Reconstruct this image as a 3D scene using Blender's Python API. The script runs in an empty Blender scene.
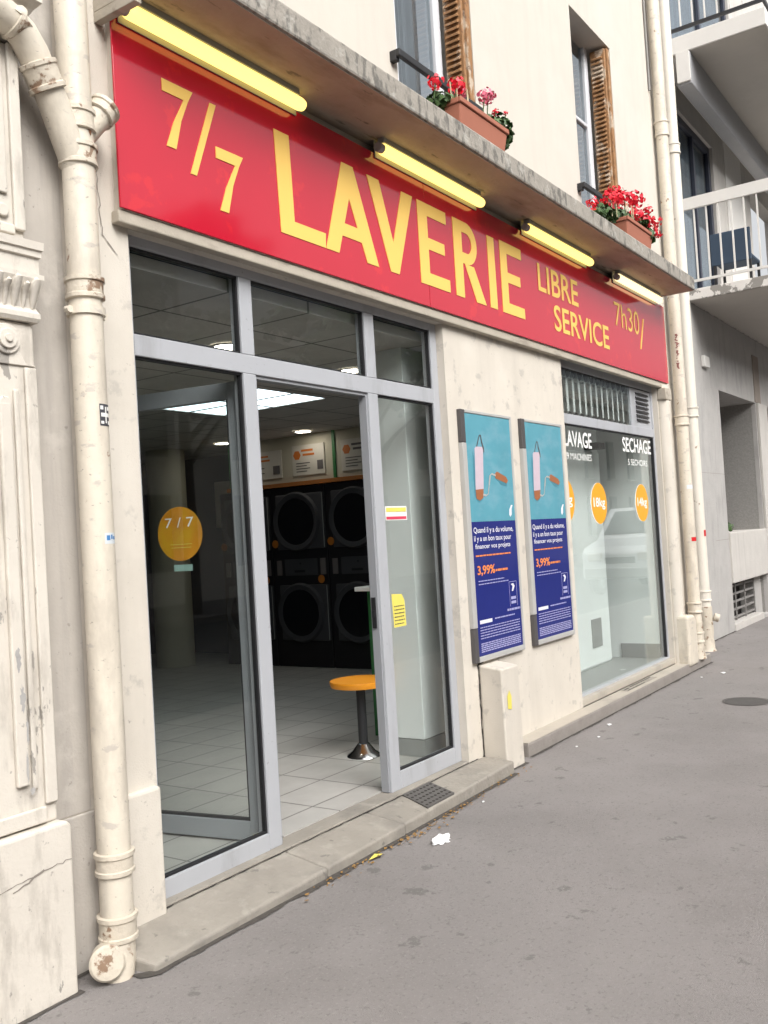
import bpy, bmesh, math, random
from mathutils import Vector, Matrix
random.seed(11)
R = math.radians
sc = bpy.context.scene
COL = sc.collection

# ------------------------------------------------------------------ camera
cd = bpy.data.cameras.new('camera')
cam = bpy.data.objects.new('camera', cd)
COL.objects.link(cam)
yaw, pit, rol = R(55.6), R(1.526), R(-3.448)
F = Vector((math.sin(yaw)*math.cos(pit), math.cos(yaw)*math.cos(pit), math.sin(pit)))
RR = F.cross(Vector((0, 0, 1))).normalized()
UU = RR.cross(F)
rx = math.cos(rol)*RR + math.sin(rol)*UU
ux = -math.sin(rol)*RR + math.cos(rol)*UU
M = Matrix((rx, ux, -F)).transposed().to_4x4()
M.translation = Vector((0, -2.9, 1.5))
cam.matrix_world = M
cd.sensor_fit = 'VERTICAL'
cd.sensor_height = 36.0
cd.lens = 36.0*933/1024
cd.clip_start = 0.05
cd.clip_end = 600
sc.camera = cam

# ------------------------------------------------------------------ sky, sun, exposure
w = bpy.data.worlds.new('World')
sc.world = w
w.use_nodes = True
wn = w.node_tree
bg = wn.nodes['Background']
sky = wn.nodes.new('ShaderNodeTexSky')
sky.sky_type = 'NISHITA'
sky.sun_disc = False
sky.sun_elevation = R(42)
sky.sun_rotation = R(204)
sky.air_density = 1.0
sky.dust_density = 6.0
sky.ozone_density = 1.0
hs = wn.nodes.new('ShaderNodeHueSaturation')
hs.inputs['Saturation'].default_value = 0.12      # overcast: the sky is a nearly colourless white
wn.links.new(sky.outputs[0], hs.inputs['Color'])
wn.links.new(hs.outputs[0], bg.inputs['Color'])
bg.inputs['Strength'].default_value = 0.15

sd = bpy.data.lights.new('sun', 'SUN')
sd.energy = 1.3
sd.angle = R(45)
sd.color = (1.0, 0.965, 0.91)
so = bpy.data.objects.new('sun', sd)
COL.objects.link(so)
az = R(204)
el = R(42)
dirv = Vector((math.sin(az)*math.cos(el), math.cos(az)*math.cos(el), math.sin(el)))
so.rotation_euler = dirv.to_track_quat('Z', 'Y').to_euler()
so.location = (0, -6, 20)

sc.view_settings.view_transform = 'Standard'
sc.view_settings.look = 'None'
sc.view_settings.gamma = 1.0
sc.view_settings.use_curve_mapping = False
sc.view_settings.exposure = 0.72
sc.cycles.use_denoising = True
sc.cycles.max_bounces = 8
sc.cycles.diffuse_bounces = 4
sc.cycles.glossy_bounces = 4
sc.cycles.transparent_max_bounces = 24
sc.cycles.caustics_reflective = False
sc.cycles.caustics_refractive = False
sc.cycles.sample_clamp_indirect = 4.0

# ------------------------------------------------------------------ materials
MATS = {}


def new_mat(name):
    m = bpy.data.materials.new(name)
    m.use_nodes = True
    nt = m.node_tree
    return m, nt, nt.nodes['Principled BSDF']


def c4(c):
    return (c[0], c[1], c[2], 1.0)


def mat(name, col, rough=0.6, metal=0.0, spec=0.5, vary=0.0, vscale=4.0, bump=0.0, bscale=60.0,
        layers=(), coat=0.0, stretch=None):
    """layers: (colour, scale, threshold, softness, (sx, sy, sz), amount) painted over the base where noise passes the threshold."""
    m, nt, p = new_mat(name)
    N, L = nt.nodes, nt.links
    p.inputs['Roughness'].default_value = rough
    p.inputs['Metallic'].default_value = metal
    p.inputs['Specular IOR Level'].default_value = spec
    p.inputs['Coat Weight'].default_value = coat
    p.inputs['Base Color'].default_value = c4(col)
    if vary or layers or bump:
        tc = N.new('ShaderNodeTexCoord')
        cur = None
        if vary or layers:
            rgb = N.new('ShaderNodeRGB')
            rgb.outputs[0].default_value = c4(col)
            cur = rgb.outputs[0]
        if vary:
            n = N.new('ShaderNodeTexNoise')
            n.inputs['Scale'].default_value = vscale
            n.inputs['Detail'].default_value = 8
            n.inputs['Roughness'].default_value = 0.65
            mp = N.new('ShaderNodeMapping')
            mp.inputs['Scale'].default_value = stretch or (1, 1, 1)
            L.new(tc.outputs['Object'], mp.inputs['Vector'])
            L.new(mp.outputs[0], n.inputs['Vector'])
            mr = N.new('ShaderNodeMapRange')
            mr.inputs['From Min'].default_value = 0.25
            mr.inputs['From Max'].default_value = 0.75
            mr.inputs['To Min'].default_value = 1 - vary
            mr.inputs['To Max'].default_value = 1 + vary
            L.new(n.outputs[0], mr.inputs['Value'])
            mx = N.new('ShaderNodeVectorMath')
            mx.operation = 'SCALE'
            L.new(cur, mx.inputs[0])
            L.new(mr.outputs[0], mx.inputs['Scale'])
            cur = mx.outputs[0]
        for i, (lc, ls, th, soft, st, am) in enumerate(layers):
            mp = N.new('ShaderNodeMapping')
            mp.inputs['Scale'].default_value = st
            mp.inputs['Location'].default_value = (3.1*i+1, 1.7*i, 2.3*i)
            L.new(tc.outputs['Object'], mp.inputs['Vector'])
            n = N.new('ShaderNodeTexNoise')
            n.inputs['Scale'].default_value = ls
            n.inputs['Detail'].default_value = 9
            n.inputs['Roughness'].default_value = 0.62
            L.new(mp.outputs[0], n.inputs['Vector'])
            mr = N.new('ShaderNodeMapRange')
            mr.inputs['From Min'].default_value = th
            mr.inputs['From Max'].default_value = th+soft
            mr.inputs['To Min'].default_value = 0
            mr.inputs['To Max'].default_value = am
            L.new(n.outputs[0], mr.inputs['Value'])
            mx = N.new('ShaderNodeMix')
            mx.data_type = 'RGBA'
            L.new(mr.outputs[0], mx.inputs['Factor'])
            L.new(cur, mx.inputs['A'])
            mx.inputs['B'].default_value = c4(lc)
            cur = mx.outputs['Result']
        if cur:
            L.new(cur, p.inputs['Base Color'])
        if bump:
            n = N.new('ShaderNodeTexNoise')
            n.inputs['Scale'].default_value = bscale
            n.inputs['Detail'].default_value = 6
            L.new(tc.outputs['Object'], n.inputs['Vector'])
            b = N.new('ShaderNodeBump')
            b.inputs['Strength'].default_value = bump
            b.inputs['Distance'].default_value = 0.01
            L.new(n.outputs[0], b.inputs['Height'])
            L.new(b.outputs[0], p.inputs['Normal'])
    MATS[name] = m
    return m


def emit(name, col, strength):
    m, nt, p = new_mat(name)
    p.inputs['Base Color'].default_value = c4(col)
    p.inputs['Emission Color'].default_value = c4(col)
    p.inputs['Emission Strength'].default_value = strength
    MATS[name] = m
    return m


def glass(name, tint, rough=0.0):
    m = bpy.data.materials.new(name)
    m.use_nodes = True
    nt = m.node_tree
    N, L = nt.nodes, nt.links
    N.clear()
    out = N.new('ShaderNodeOutputMaterial')
    mix = N.new('ShaderNodeMixShader')
    tr = N.new('ShaderNodeBsdfTransparent')
    tr.inputs[0].default_value = c4(tint)
    gl = N.new('ShaderNodeBsdfGlossy')
    gl.inputs['Roughness'].default_value = rough
    fr = N.new('ShaderNodeFresnel')
    ge = N.new('ShaderNodeNewGeometry')
    mr = N.new('ShaderNodeMapRange')
    mr.inputs['To Min'].default_value = 1.52
    mr.inputs['To Max'].default_value = 1/1.52
    L.new(ge.outputs['Backfacing'], mr.inputs['Value'])
    L.new(mr.outputs[0], fr.inputs['IOR'])
    L.new(fr.outputs[0], mix.inputs[0])
    L.new(tr.outputs[0], mix.inputs[1])
    L.new(gl.outputs[0], mix.inputs[2])
    L.new(mix.outputs[0], out.inputs['Surface'])
    MATS[name] = m
    return m


def tiles(name, col, joint, sx, sz, axis, gap=0.012, rough=0.4, vary=0.1, offset=0.0):
    m, nt, p = new_mat(name)
    N, L = nt.nodes, nt.links
    tc = N.new('ShaderNodeTexCoord')
    mp = N.new('ShaderNodeMapping')
    if axis == 'y':
        mp.inputs['Rotation'].default_value = (R(90), 0, 0)
    L.new(tc.outputs['Object'], mp.inputs['Vector'])
    br = N.new('ShaderNodeTexBrick')
    br.offset = offset
    br.inputs['Color1'].default_value = c4(col)
    br.inputs['Color2'].default_value = c4([x*(1-vary) for x in col])
    br.inputs['Mortar'].default_value = c4(joint)
    br.inputs['Scale'].default_value = 1.0
    br.inputs['Brick Width'].default_value = sx
    br.inputs['Row Height'].default_value = sz
    br.inputs['Mortar Size'].default_value = gap
    br.inputs['Mortar Smooth'].default_value = 0.2
    L.new(mp.outputs[0], br.inputs['Vector'])
    n = N.new('ShaderNodeTexNoise')
    n.inputs['Scale'].default_value = 5
    n.inputs['Detail'].default_value = 7
    L.new(tc.outputs['Object'], n.inputs['Vector'])
    mr = N.new('ShaderNodeMapRange')
    mr.inputs['To Min'].default_value = 0.8
    mr.inputs['To Max'].default_value = 1.2
    L.new(n.outputs[0], mr.inputs['Value'])
    mx = N.new('ShaderNodeVectorMath')
    mx.operation = 'SCALE'
    L.new(br.outputs['Color'], mx.inputs[0])
    L.new(mr.outputs[0], mx.inputs['Scale'])
    L.new(mx.outputs[0], p.inputs['Base Color'])
    p.inputs['Roughness'].default_value = rough
    MATS[name] = m
    return m


V1 = (1, 1, 1)
VS = (5, 5, 0.35)
mat('cream_render', (0.60, 0.553, 0.485), 0.85, vary=0.08, vscale=2.2, bump=0.16, bscale=140, spec=0.25,
    layers=[((0.45, 0.41, 0.36), 0.9, 0.48, 0.25, VS, 0.4), ((0.36, 0.335, 0.305), 7, 0.585, 0.06, V1, 0.5),
            ((0.68, 0.64, 0.575), 1.3, 0.5, 0.2, V1, 0.5), ((0.30, 0.27, 0.24), 38, 0.66, 0.04, V1, 0.6)])
mat('upper_render', (0.575, 0.535, 0.475), 0.9, vary=0.04, vscale=3, bump=0.12, bscale=140, spec=0.2,
    layers=[((0.52, 0.48, 0.43), 1.6, 0.50, 0.22, VS, 0.55), ((0.61, 0.575, 0.52), 1.1, 0.5, 0.15, V1, 0.6)])
mat('grey_render', (0.45, 0.415, 0.375), 0.9, vary=0.10, vscale=3, bump=0.2, bscale=110, spec=0.2,
    layers=[((0.33, 0.305, 0.28), 2.4, 0.50, 0.2, VS, 0.6), ((0.56, 0.525, 0.475), 5, 0.56, 0.1, V1, 0.5), ((0.24, 0.22, 0.2), 30, 0.65, 0.04, V1, 0.6)])
mat('stone_paint', (0.62, 0.575, 0.51), 0.7, vary=0.06, vscale=4, bump=0.2, bscale=70, spec=0.3,
    layers=[((0.40, 0.365, 0.32), 4, 0.50, 0.14, (3, 3, 0.8), 0.65), ((0.27, 0.25, 0.225), 5.5, 0.615, 0.015, (2.0, 2.0, 0.7), 0.85),
            ((0.26, 0.235, 0.21), 34, 0.655, 0.04, V1, 0.6)])
mat('pipe_paint', (0.645, 0.585, 0.49), 0.45, vary=0.07, vscale=6, bump=0.25, bscale=30, spec=0.4,
    layers=[((0.47, 0.42, 0.355), 4, 0.47, 0.15, (2, 2, 0.7), 0.65), ((0.22, 0.11, 0.055), 9, 0.655, 0.03, V1, 0.9),
            ((0.42, 0.38, 0.345), 9, 0.59, 0.05, (1, 1, 2.2), 0.6), ((0.25, 0.22, 0.19), 40, 0.64, 0.04, (1, 1, 1.6), 0.7)])
mat('pipe_paint_pale', (0.70, 0.65, 0.57), 0.45, vary=0.05, vscale=6, bump=0.2, bscale=30, spec=0.4,
    layers=[((0.55, 0.50, 0.43), 6, 0.56, 0.15, (2, 2, 0.6), 0.5), ((0.25, 0.17, 0.11), 8, 0.69, 0.03, V1, 0.8)])
mat('pipe_collar', (0.575, 0.515, 0.425), 0.5, vary=0.08, vscale=8, bump=0.45, bscale=40, spec=0.4,
    layers=[((0.20, 0.11, 0.06), 11, 0.565, 0.04, V1, 0.85), ((0.42, 0.37, 0.31), 9, 0.55, 0.1, V1, 0.5)])
mat('rust', (0.20, 0.09, 0.04), 0.85, vary=0.3, vscale=20, bump=0.4, bscale=80)
mat('asphalt', (0.242, 0.225, 0.218), 0.92, vary=0.10, vscale=1.1, bump=0.5, bscale=210, spec=0.25,
    layers=[((0.185, 0.171, 0.163), 0.8, 0.48, 0.18, V1, 0.5), ((0.10, 0.094, 0.09), 7.5, 0.635, 0.03, V1, 0.5), ((0.235, 0.222, 0.21), 2.6, 0.60, 0.06, V1, 0.35),
            ((0.30, 0.285, 0.27), 70, 0.57, 0.05, V1, 0.4), ((0.12, 0.113, 0.107), 62, 0.58, 0.05, V1, 0.38)])
mat('road_asphalt', (0.06, 0.06, 0.062), 0.9, vary=0.15, vscale=2, bump=0.4, bscale=150)
mat('granite', (0.30, 0.285, 0.265), 0.8, vary=0.14, vscale=9, bump=0.3, bscale=90)
mat('step_stone', (0.285, 0.26, 0.225), 0.85, vary=0.12, vscale=5, bump=0.45, bscale=45,
    layers=[((0.20, 0.185, 0.165), 3, 0.5, 0.15, V1, 0.7), ((0.36, 0.335, 0.29), 8, 0.56, 0.08, V1, 0.5), ((0.13, 0.12, 0.11), 14, 0.63, 0.05, V1, 0.6)])
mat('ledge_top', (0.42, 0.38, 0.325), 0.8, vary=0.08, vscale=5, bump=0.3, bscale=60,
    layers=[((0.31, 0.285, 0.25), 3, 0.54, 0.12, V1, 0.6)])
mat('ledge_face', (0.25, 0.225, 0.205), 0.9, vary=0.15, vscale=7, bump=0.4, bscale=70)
mat('joint_and_shade_black', (0.035, 0.03, 0.027), 0.95)  # near-black for joints and cracks, and painted shade inside holes and slots
mat('crack_dark', (0.24, 0.21, 0.18), 0.95)
mat('gap_dirt', (0.07, 0.062, 0.055), 0.95, vary=0.4, vscale=30)
mat('concrete_edge', (0.30, 0.275, 0.24), 0.9, vary=0.18, vscale=9, bump=0.5, bscale=60,
    layers=[((0.10, 0.095, 0.085), 6, 0.53, 0.08, (3, 3, 1.2), 0.75), ((0.42, 0.40, 0.36), 9, 0.58, 0.06, V1, 0.6)])
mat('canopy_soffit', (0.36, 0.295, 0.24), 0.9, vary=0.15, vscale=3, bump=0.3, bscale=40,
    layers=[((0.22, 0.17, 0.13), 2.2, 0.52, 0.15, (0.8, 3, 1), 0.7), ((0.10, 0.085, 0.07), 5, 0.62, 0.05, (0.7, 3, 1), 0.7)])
mat('sign_red', (0.50, 0.012, 0.032), 0.07, vary=0.05, vscale=1.5, spec=0.62, bump=0.02, bscale=2.5,
    layers=[((0.62, 0.02, 0.03), 4, 0.60, 0.04, V1, 0.6)])
mat('sign_yellow', (0.84, 0.55, 0.14), 0.45, spec=0.35)
mat('sign_trim', (0.42, 0.375, 0.31), 0.8, vary=0.1, vscale=6, bump=0.3, bscale=50,
    layers=[((0.25, 0.21, 0.17), 5, 0.58, 0.08, (0.6, 2, 2), 0.6)])
mat('aluminium', (0.40, 0.41, 0.435), 0.42, spec=0.5, vary=0.03, vscale=4,
    layers=[((0.29, 0.29, 0.30), 3, 0.54, 0.14, (2, 2, 0.5), 0.55), ((0.18, 0.175, 0.17), 45, 0.66, 0.04, V1, 0.5)])
mat('gasket', (0.012, 0.012, 0.014), 0.6)
mat('leaf_metal', (0.30, 0.31, 0.33), 0.45, spec=0.5)
mat('dark_metal', (0.02, 0.02, 0.022), 0.45)
mat('black_iron', (0.018, 0.018, 0.02), 0.5)
mat('chrome', (0.55, 0.55, 0.56), 0.18, metal=1.0)
mat('orange_plastic', (0.85, 0.32, 0.02), 0.35)
mat('white_panel', (0.82, 0.855, 0.845), 0.5, vary=0.02, vscale=2)
mat('pillar_paint', (0.83, 0.86, 0.85), 0.5, vary=0.02, vscale=3)
mat('pillar_grey', (0.55, 0.58, 0.58), 0.5)
mat('plinth_grey', (0.30, 0.31, 0.30), 0.5)
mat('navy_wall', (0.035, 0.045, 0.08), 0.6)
mat('interior_cream', (0.46, 0.43, 0.34), 0.7)
mat('green_trim', (0.03, 0.17, 0.05), 0.5)
mat('orange_trim', (0.36, 0.13, 0.03), 0.5)
mat('dryer_black', (0.016, 0.015, 0.017), 0.45, spec=0.4)
mat('dryer_grey', (0.055, 0.055, 0.06), 0.4)
mat('dryer_ring', (0.05, 0.05, 0.055), 0.6, spec=0.25)
mat('drum_glass', (0.010, 0.010, 0.012), 0.15)
mat('board_white', (0.55, 0.52, 0.46), 0.6)
mat('label_grey', (0.15, 0.13, 0.125), 0.6)
mat('board_ink', (0.10, 0.09, 0.09), 0.6)
mat('board_orange', (0.50, 0.14, 0.02), 0.6)
mat('badge_orange', (0.45, 0.15, 0.02), 0.45)
mat('paper_white', (0.78, 0.77, 0.74), 0.8)
mat('paper_yellow', (0.72, 0.62, 0.12), 0.7)
mat('paper_red', (0.62, 0.05, 0.10), 0.6)
mat('ink', (0.05, 0.05, 0.06), 0.7)
mat('sticker_orange', (0.82, 0.36, 0.02), 0.4)
mat('decal_orange', (0.62, 0.26, 0.02), 0.5, vary=0.3, vscale=4, layers=[((0.62, 0.36, 0.02), 6, 0.48, 0.15, V1, 0.8)])
mat('decal_white', (0.85, 0.85, 0.83), 0.5)
mat('decal_green', (0.30, 0.46, 0.42), 0.5)
mat('poster_teal', (0.105, 0.32, 0.40), 0.12, spec=0.5, vary=0.10, vscale=3.5,
    layers=[((0.21, 0.39, 0.48), 2.5, 0.48, 0.2, (1, 1, 2), 0.7)])
mat('poster_navy', (0.018, 0.026, 0.175), 0.12, spec=0.5, vary=0.08, vscale=3)
mat('poster_white', (0.72, 0.72, 0.78), 0.4)
mat('poster_faint', (0.36, 0.36, 0.60), 0.4)
mat('poster_pink', (0.56, 0.46, 0.52), 0.4, vary=0.06, vscale=25)
mat('poster_shadow', (0.06, 0.22, 0.29), 0.4)
mat('poster_wood', (0.33, 0.12, 0.05), 0.4)
mat('poster_orange', (0.80, 0.25, 0.06), 0.4)
mat('poster_frame', (0.42, 0.415, 0.40), 0.4, spec=0.5, vary=0.05, vscale=5)
mat('poster_hinge', (0.075, 0.07, 0.07), 0.5)
mat('window_white', (0.66, 0.67, 0.70), 0.45)
mat('curtain_grey', (0.27, 0.265, 0.27), 0.9, vary=0.12, vscale=3, stretch=(14, 14, 0.3))
mat('net_curtain', (0.30, 0.33, 0.37), 0.9, vary=0.30, vscale=3, stretch=(9, 9, 0.1))
mat('shutter_rust', (0.30, 0.155, 0.065), 0.75, vary=0.3, vscale=14, bump=0.3, bscale=60,
    layers=[((0.55, 0.46, 0.36), 9, 0.52, 0.06, (1, 1, 0.5), 0.8), ((0.13, 0.06, 0.03), 18, 0.58, 0.06, V1, 0.7)])
mat('terracotta', (0.37, 0.135, 0.085), 0.6, vary=0.06, vscale=6)
mat('soil', (0.05, 0.035, 0.025), 0.95)
mat('leaf_a', (0.045, 0.095, 0.028), 0.55)
mat('leaf_b', (0.075, 0.14, 0.045), 0.55)
mat('petal_red', (0.72, 0.010, 0.03), 0.5)
mat('petal_pink', (0.72, 0.16, 0.24), 0.5)
mat('stake', (0.50, 0.44, 0.28), 0.7)
mat('pale_concrete', (0.50, 0.475, 0.445), 0.85, vary=0.08, vscale=3, bump=0.25, bscale=50,
    layers=[((0.38, 0.36, 0.335), 2.5, 0.52, 0.2, VS, 0.6)])
mat('grey_concrete', (0.40, 0.385, 0.37), 0.9, vary=0.10, vscale=4, bump=0.35, bscale=50,
    layers=[((0.28, 0.27, 0.26), 2.6, 0.52, 0.15, (2, 2, 0.6), 0.6)])
mat('pebble_panel', (0.28, 0.27, 0.255), 0.9, vary=0.2, vscale=45, bump=0.6, bscale=120)
mat('brown_panel', (0.26, 0.22, 0.19), 0.85, vary=0.1, vscale=8)
mat('balcony_paint', (0.66, 0.64, 0.61), 0.7, vary=0.04, vscale=5)
mat('balcony_peeling', (0.66, 0.63, 0.595), 0.8, vary=0.05, vscale=5, bump=0.3, bscale=50,
    layers=[((0.24, 0.225, 0.205), 4.2, 0.525, 0.015, V1, 0.95)])
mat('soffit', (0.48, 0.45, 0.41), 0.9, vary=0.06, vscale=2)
mat('shutter_box', (0.33, 0.33, 0.34), 0.6, vary=0.05, vscale=4)
mat('navy_frame', (0.03, 0.035, 0.055), 0.4)
mat('chair_blue', (0.035, 0.06, 0.10), 0.7)
mat('grille_metal', (0.22, 0.21, 0.20), 0.6, vary=0.1, vscale=10)
mat('cast_iron', (0.10, 0.093, 0.088), 0.7, vary=0.15, vscale=20, bump=0.3, bscale=120)
mat('manhole_iron', (0.075, 0.07, 0.066), 0.75, vary=0.2, vscale=30)
mat('litter', (0.82, 0.82, 0.82), 0.8)
mat('leaf_dry', (0.26, 0.15, 0.05), 0.85, vary=0.4, vscale=40)
mat('tag_blue', (0.06, 0.20, 0.45), 0.5)
mat('tag_pale', (0.62, 0.66, 0.68), 0.6)
mat('tag_red', (0.55, 0.01, 0.015), 0.5)
mat('opposite_stone', (0.66, 0.62, 0.56), 0.9, vary=0.08, vscale=1.2)
mat('opposite_stone_pale', (0.72, 0.69, 0.64), 0.9, vary=0.08, vscale=1.2)
mat('zinc', (0.20, 0.22, 0.24), 0.5)
mat('dark_pane', (0.03, 0.035, 0.04), 0.05)
mat('bark', (0.09, 0.07, 0.05), 0.9, vary=0.2, vscale=12, bump=0.5, bscale=30)
mat('van_white', (0.82, 0.83, 0.84), 0.25, coat=0.4)
mat('rubber', (0.02, 0.02, 0.02), 0.8)
mat('peel_red', (0.24, 0.10, 0.085), 0.8, vary=0.3, vscale=20)
glass('shop_glass', (0.955, 0.975, 0.968))
glass('clear_glass', (0.96, 0.975, 0.97))
glass('window_glass', (0.80, 0.84, 0.86))
tiles('floor_tile', (0.45, 0.435, 0.41), (0.17, 0.16, 0.15), 0.45, 0.30, 'z', gap=0.006, rough=0.35)
tiles('ceiling_tile', (0.60, 0.57, 0.54), (0.22, 0.21, 0.20), 0.60, 0.60, 'z', gap=0.01, rough=0.8, vary=0.04)
emit('tube_yellow', (1.0, 0.73, 0.20), 1.15)
emit('tube_warm', (1.0, 0.78, 0.42), 1.15)
emit('panel_light', (0.80, 0.95, 1.0), 1.9)
emit('downlight_glow', (1.0, 0.93, 0.80), 14.0)


# ------------------------------------------------------------------ geometry helpers
class B:
    def __init__(self):
        self.bm = bmesh.new()

    def box(self, x0, x1, y0, y1, z0, z1, rz=None, piv=None):
        x0, x1 = sorted((x0, x1)); y0, y1 = sorted((y0, y1)); z0, z1 = sorted((z0, z1))
        co = [(x0, y0, z0), (x1, y0, z0), (x1, y1, z0), (x0, y1, z0), (x0, y0, z1), (x1, y0, z1), (x1, y1, z1), (x0, y1, z1)]
        if rz:
            px, py = piv
            c, s = math.cos(rz), math.sin(rz)
            co = [(px+(x-px)*c-(y-py)*s, py+(x-px)*s+(y-py)*c, z) for x, y, z in co]
        v = [self.bm.verts.new(p) for p in co]
        for f in ((0, 3, 2, 1), (4, 5, 6, 7), (0, 1, 5, 4), (1, 2, 6, 5), (2, 3, 7, 6), (3, 0, 4, 7)):
            self.bm.faces.new([v[i] for i in f])
        return self

    def hexa(self, co):
        v = [self.bm.verts.new(p) for p in co]
        for f in ((0, 3, 2, 1), (4, 5, 6, 7), (0, 1, 5, 4), (1, 2, 6, 5), (2, 3, 7, 6), (3, 0, 4, 7)):
            self.bm.faces.new([v[i] for i in f])
        return self

    def face(self, pts):
        self.bm.faces.new([self.bm.verts.new(p) for p in pts])
        return self

    def prism(self, poly, d, plane='xz', at=0.0):
        """poly: 2D points; plane xz extruded from y=at to at+d, yz along x, xy along z."""
        f = {'xz': lambda a, b, t: (a, t, b), 'yz': lambda a, b, t: (t, a, b), 'xy': lambda a, b, t: (a, b, t)}[plane]
        n = len(poly)
        a = [self.bm.verts.new(f(p[0], p[1], at)) for p in poly]
        b = [self.bm.verts.new(f(p[0], p[1], at+d)) for p in poly]
        self.bm.faces.new(a)
        self.bm.faces.new(b[::-1])
        for i in range(n):
            j = (i+1) % n
            self.bm.faces.new([a[i], b[i], b[j], a[j]])
        return self

    def tube(self, path, radii, n=20, cap=True):
        path = [Vector(p) for p in path]
        if not isinstance(radii, (list, tuple)):
            radii = [radii]*len(path)
        rings = []
        t0 = (path[1]-path[0]).normalized()
        ref = Vector((0, 0, 1)) if abs(t0.z) < 0.9 else Vector((1, 0, 0))
        u = t0.cross(ref).normalized()
        for i, p in enumerate(path):
            if i == 0:
                t = t0
            elif i == len(path)-1:
                t = (path[i]-path[i-1]).normalized()
            else:
                d1, d2 = path[i]-path[i-1], path[i+1]-path[i]
                t = (d1.normalized() if d1.length > 1e-7 else d2.normalized()) + (d2.normalized() if d2.length > 1e-7 else d1.normalized())
                t.normalize()
            u = (u - t*u.dot(t)).normalized()
            v = t.cross(u)
            rings.append([self.bm.verts.new(p + (u*math.cos(2*math.pi*k/n)+v*math.sin(2*math.pi*k/n))*radii[i]) for k in range(n)])
        for a, b in zip(rings, rings[1:]):
            for k in range(n):
                self.bm.faces.new([a[k], a[(k+1) % n], b[(k+1) % n], b[k]])
        if cap:
            self.bm.faces.new(rings[0][::-1])
            self.bm.faces.new(rings[-1])
        return self

    def disc(self, c, r, d, axis='y', n=32, rx=None):
        rx = rx or r
        poly = [(math.cos(2*math.pi*k/n)*rx, math.sin(2*math.pi*k/n)*r) for k in range(n)]
        if axis == 'y':
            self.prism([(c[0]+a, c[2]+b) for a, b in poly], d, 'xz', c[1])
        elif axis == 'x':
            self.prism([(c[1]+a, c[2]+b) for a, b in poly], d, 'yz', c[0])
        else:
            self.prism([(c[0]+a, c[1]+b) for a, b in poly], d, 'xy', c[2])
        return self

    def build(self, name, m, parent=None, origin=(0, 0, 0), bev=0.0, smooth=False, seg=2):
        bmesh.ops.recalc_face_normals(self.bm, faces=self.bm.faces)
        if any(e.is_boundary for e in self.bm.edges) and len(self.bm.faces) < 1500 and not smooth:
            self.bm.normal_update()
            out = Vector((-0.2, -1.0, 0.5))
            for f in self.bm.faces:
                if f.normal.dot(out) < 0:
                    f.normal_flip()
        me = bpy.data.meshes.new(name)
        base = Vector(parent['base']) if parent is not None and 'base' in parent.keys() else Vector(origin)
        bmesh.ops.translate(self.bm, verts=self.bm.verts, vec=-base)
        self.bm.to_mesh(me)
        self.bm.free()
        o = bpy.data.objects.new(name, me)
        COL.objects.link(o)
        me.materials.append(MATS[m] if isinstance(m, str) else m)
        if smooth:
            for p in me.polygons:
                p.use_smooth = True
        if bev:
            md = o.modifiers.new('bevel', 'BEVEL')
            md.width = bev
            md.segments = seg
            md.limit_method = 'ANGLE'
            md.angle_limit = R(40)
        if smooth:
            e = o.modifiers.new('edges', 'EDGE_SPLIT')
            e.split_angle = R(40)
        if parent is not None:
            o.parent = parent
            o['base'] = parent['base']
        else:
            o.location = base
            o['base'] = tuple(base)
        return o


def tag(o, label, cat, group=None):
    o['label'] = label
    o['category'] = cat
    if group:
        o['group'] = group
    return o


def thing(name, label, cat, loc=(0, 0, 0), group=None):
    o = bpy.data.objects.new(name, None)
    o.empty_display_size = 0.1
    o.location = loc
    COL.objects.link(o)
    o['base'] = tuple(loc)
    return tag(o, label, cat, group)


def structure(o):
    o['kind'] = 'structure'
    return o


def dup(root, delta, label=None):
    def cp(o, par):
        c = o.copy()
        COL.objects.link(c)
        if par is not None:
            c.parent = par
        for ch in [x for x in bpy.data.objects if x.parent == o]:
            cp(ch, c)
        return c
    r = cp(root, None)
    r.location = Vector(root.location) + Vector(delta)
    if label:
        r['label'] = label
    return r


def wall_grid(x0, x1, z0, z1, y0, y1, holes):
    """one slab in the xz plane with rectangular holes, reveals included"""
    xs = sorted({x0, x1} | {h[0] for h in holes} | {h[1] for h in holes})
    zs = sorted({z0, z1} | {h[2] for h in holes} | {h[3] for h in holes})
    xs = [x for x in xs if x0 <= x <= x1]
    zs = [z for z in zs if z0 <= z <= z1]
    b = B()
    vm = {}

    def vert(x, z):
        if (x, z) not in vm:
            vm[(x, z)] = b.bm.verts.new((x, y0, z))
        return vm[(x, z)]
    for xa, xb in zip(xs, xs[1:]):
        for za, zb in zip(zs, zs[1:]):
            cx, cz = (xa+xb)/2, (za+zb)/2
            if any(h[0] < cx < h[1] and h[2] < cz < h[3] for h in holes):
                continue
            b.bm.faces.new([vert(xa, za), vert(xb, za), vert(xb, zb), vert(xa, zb)])
    r = bmesh.ops.extrude_face_region(b.bm, geom=list(b.bm.faces))
    vs = [g for g in r['geom'] if isinstance(g, bmesh.types.BMVert)]
    bmesh.ops.translate(b.bm, verts=vs, vec=(0, y1-y0, 0))
    return b


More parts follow.
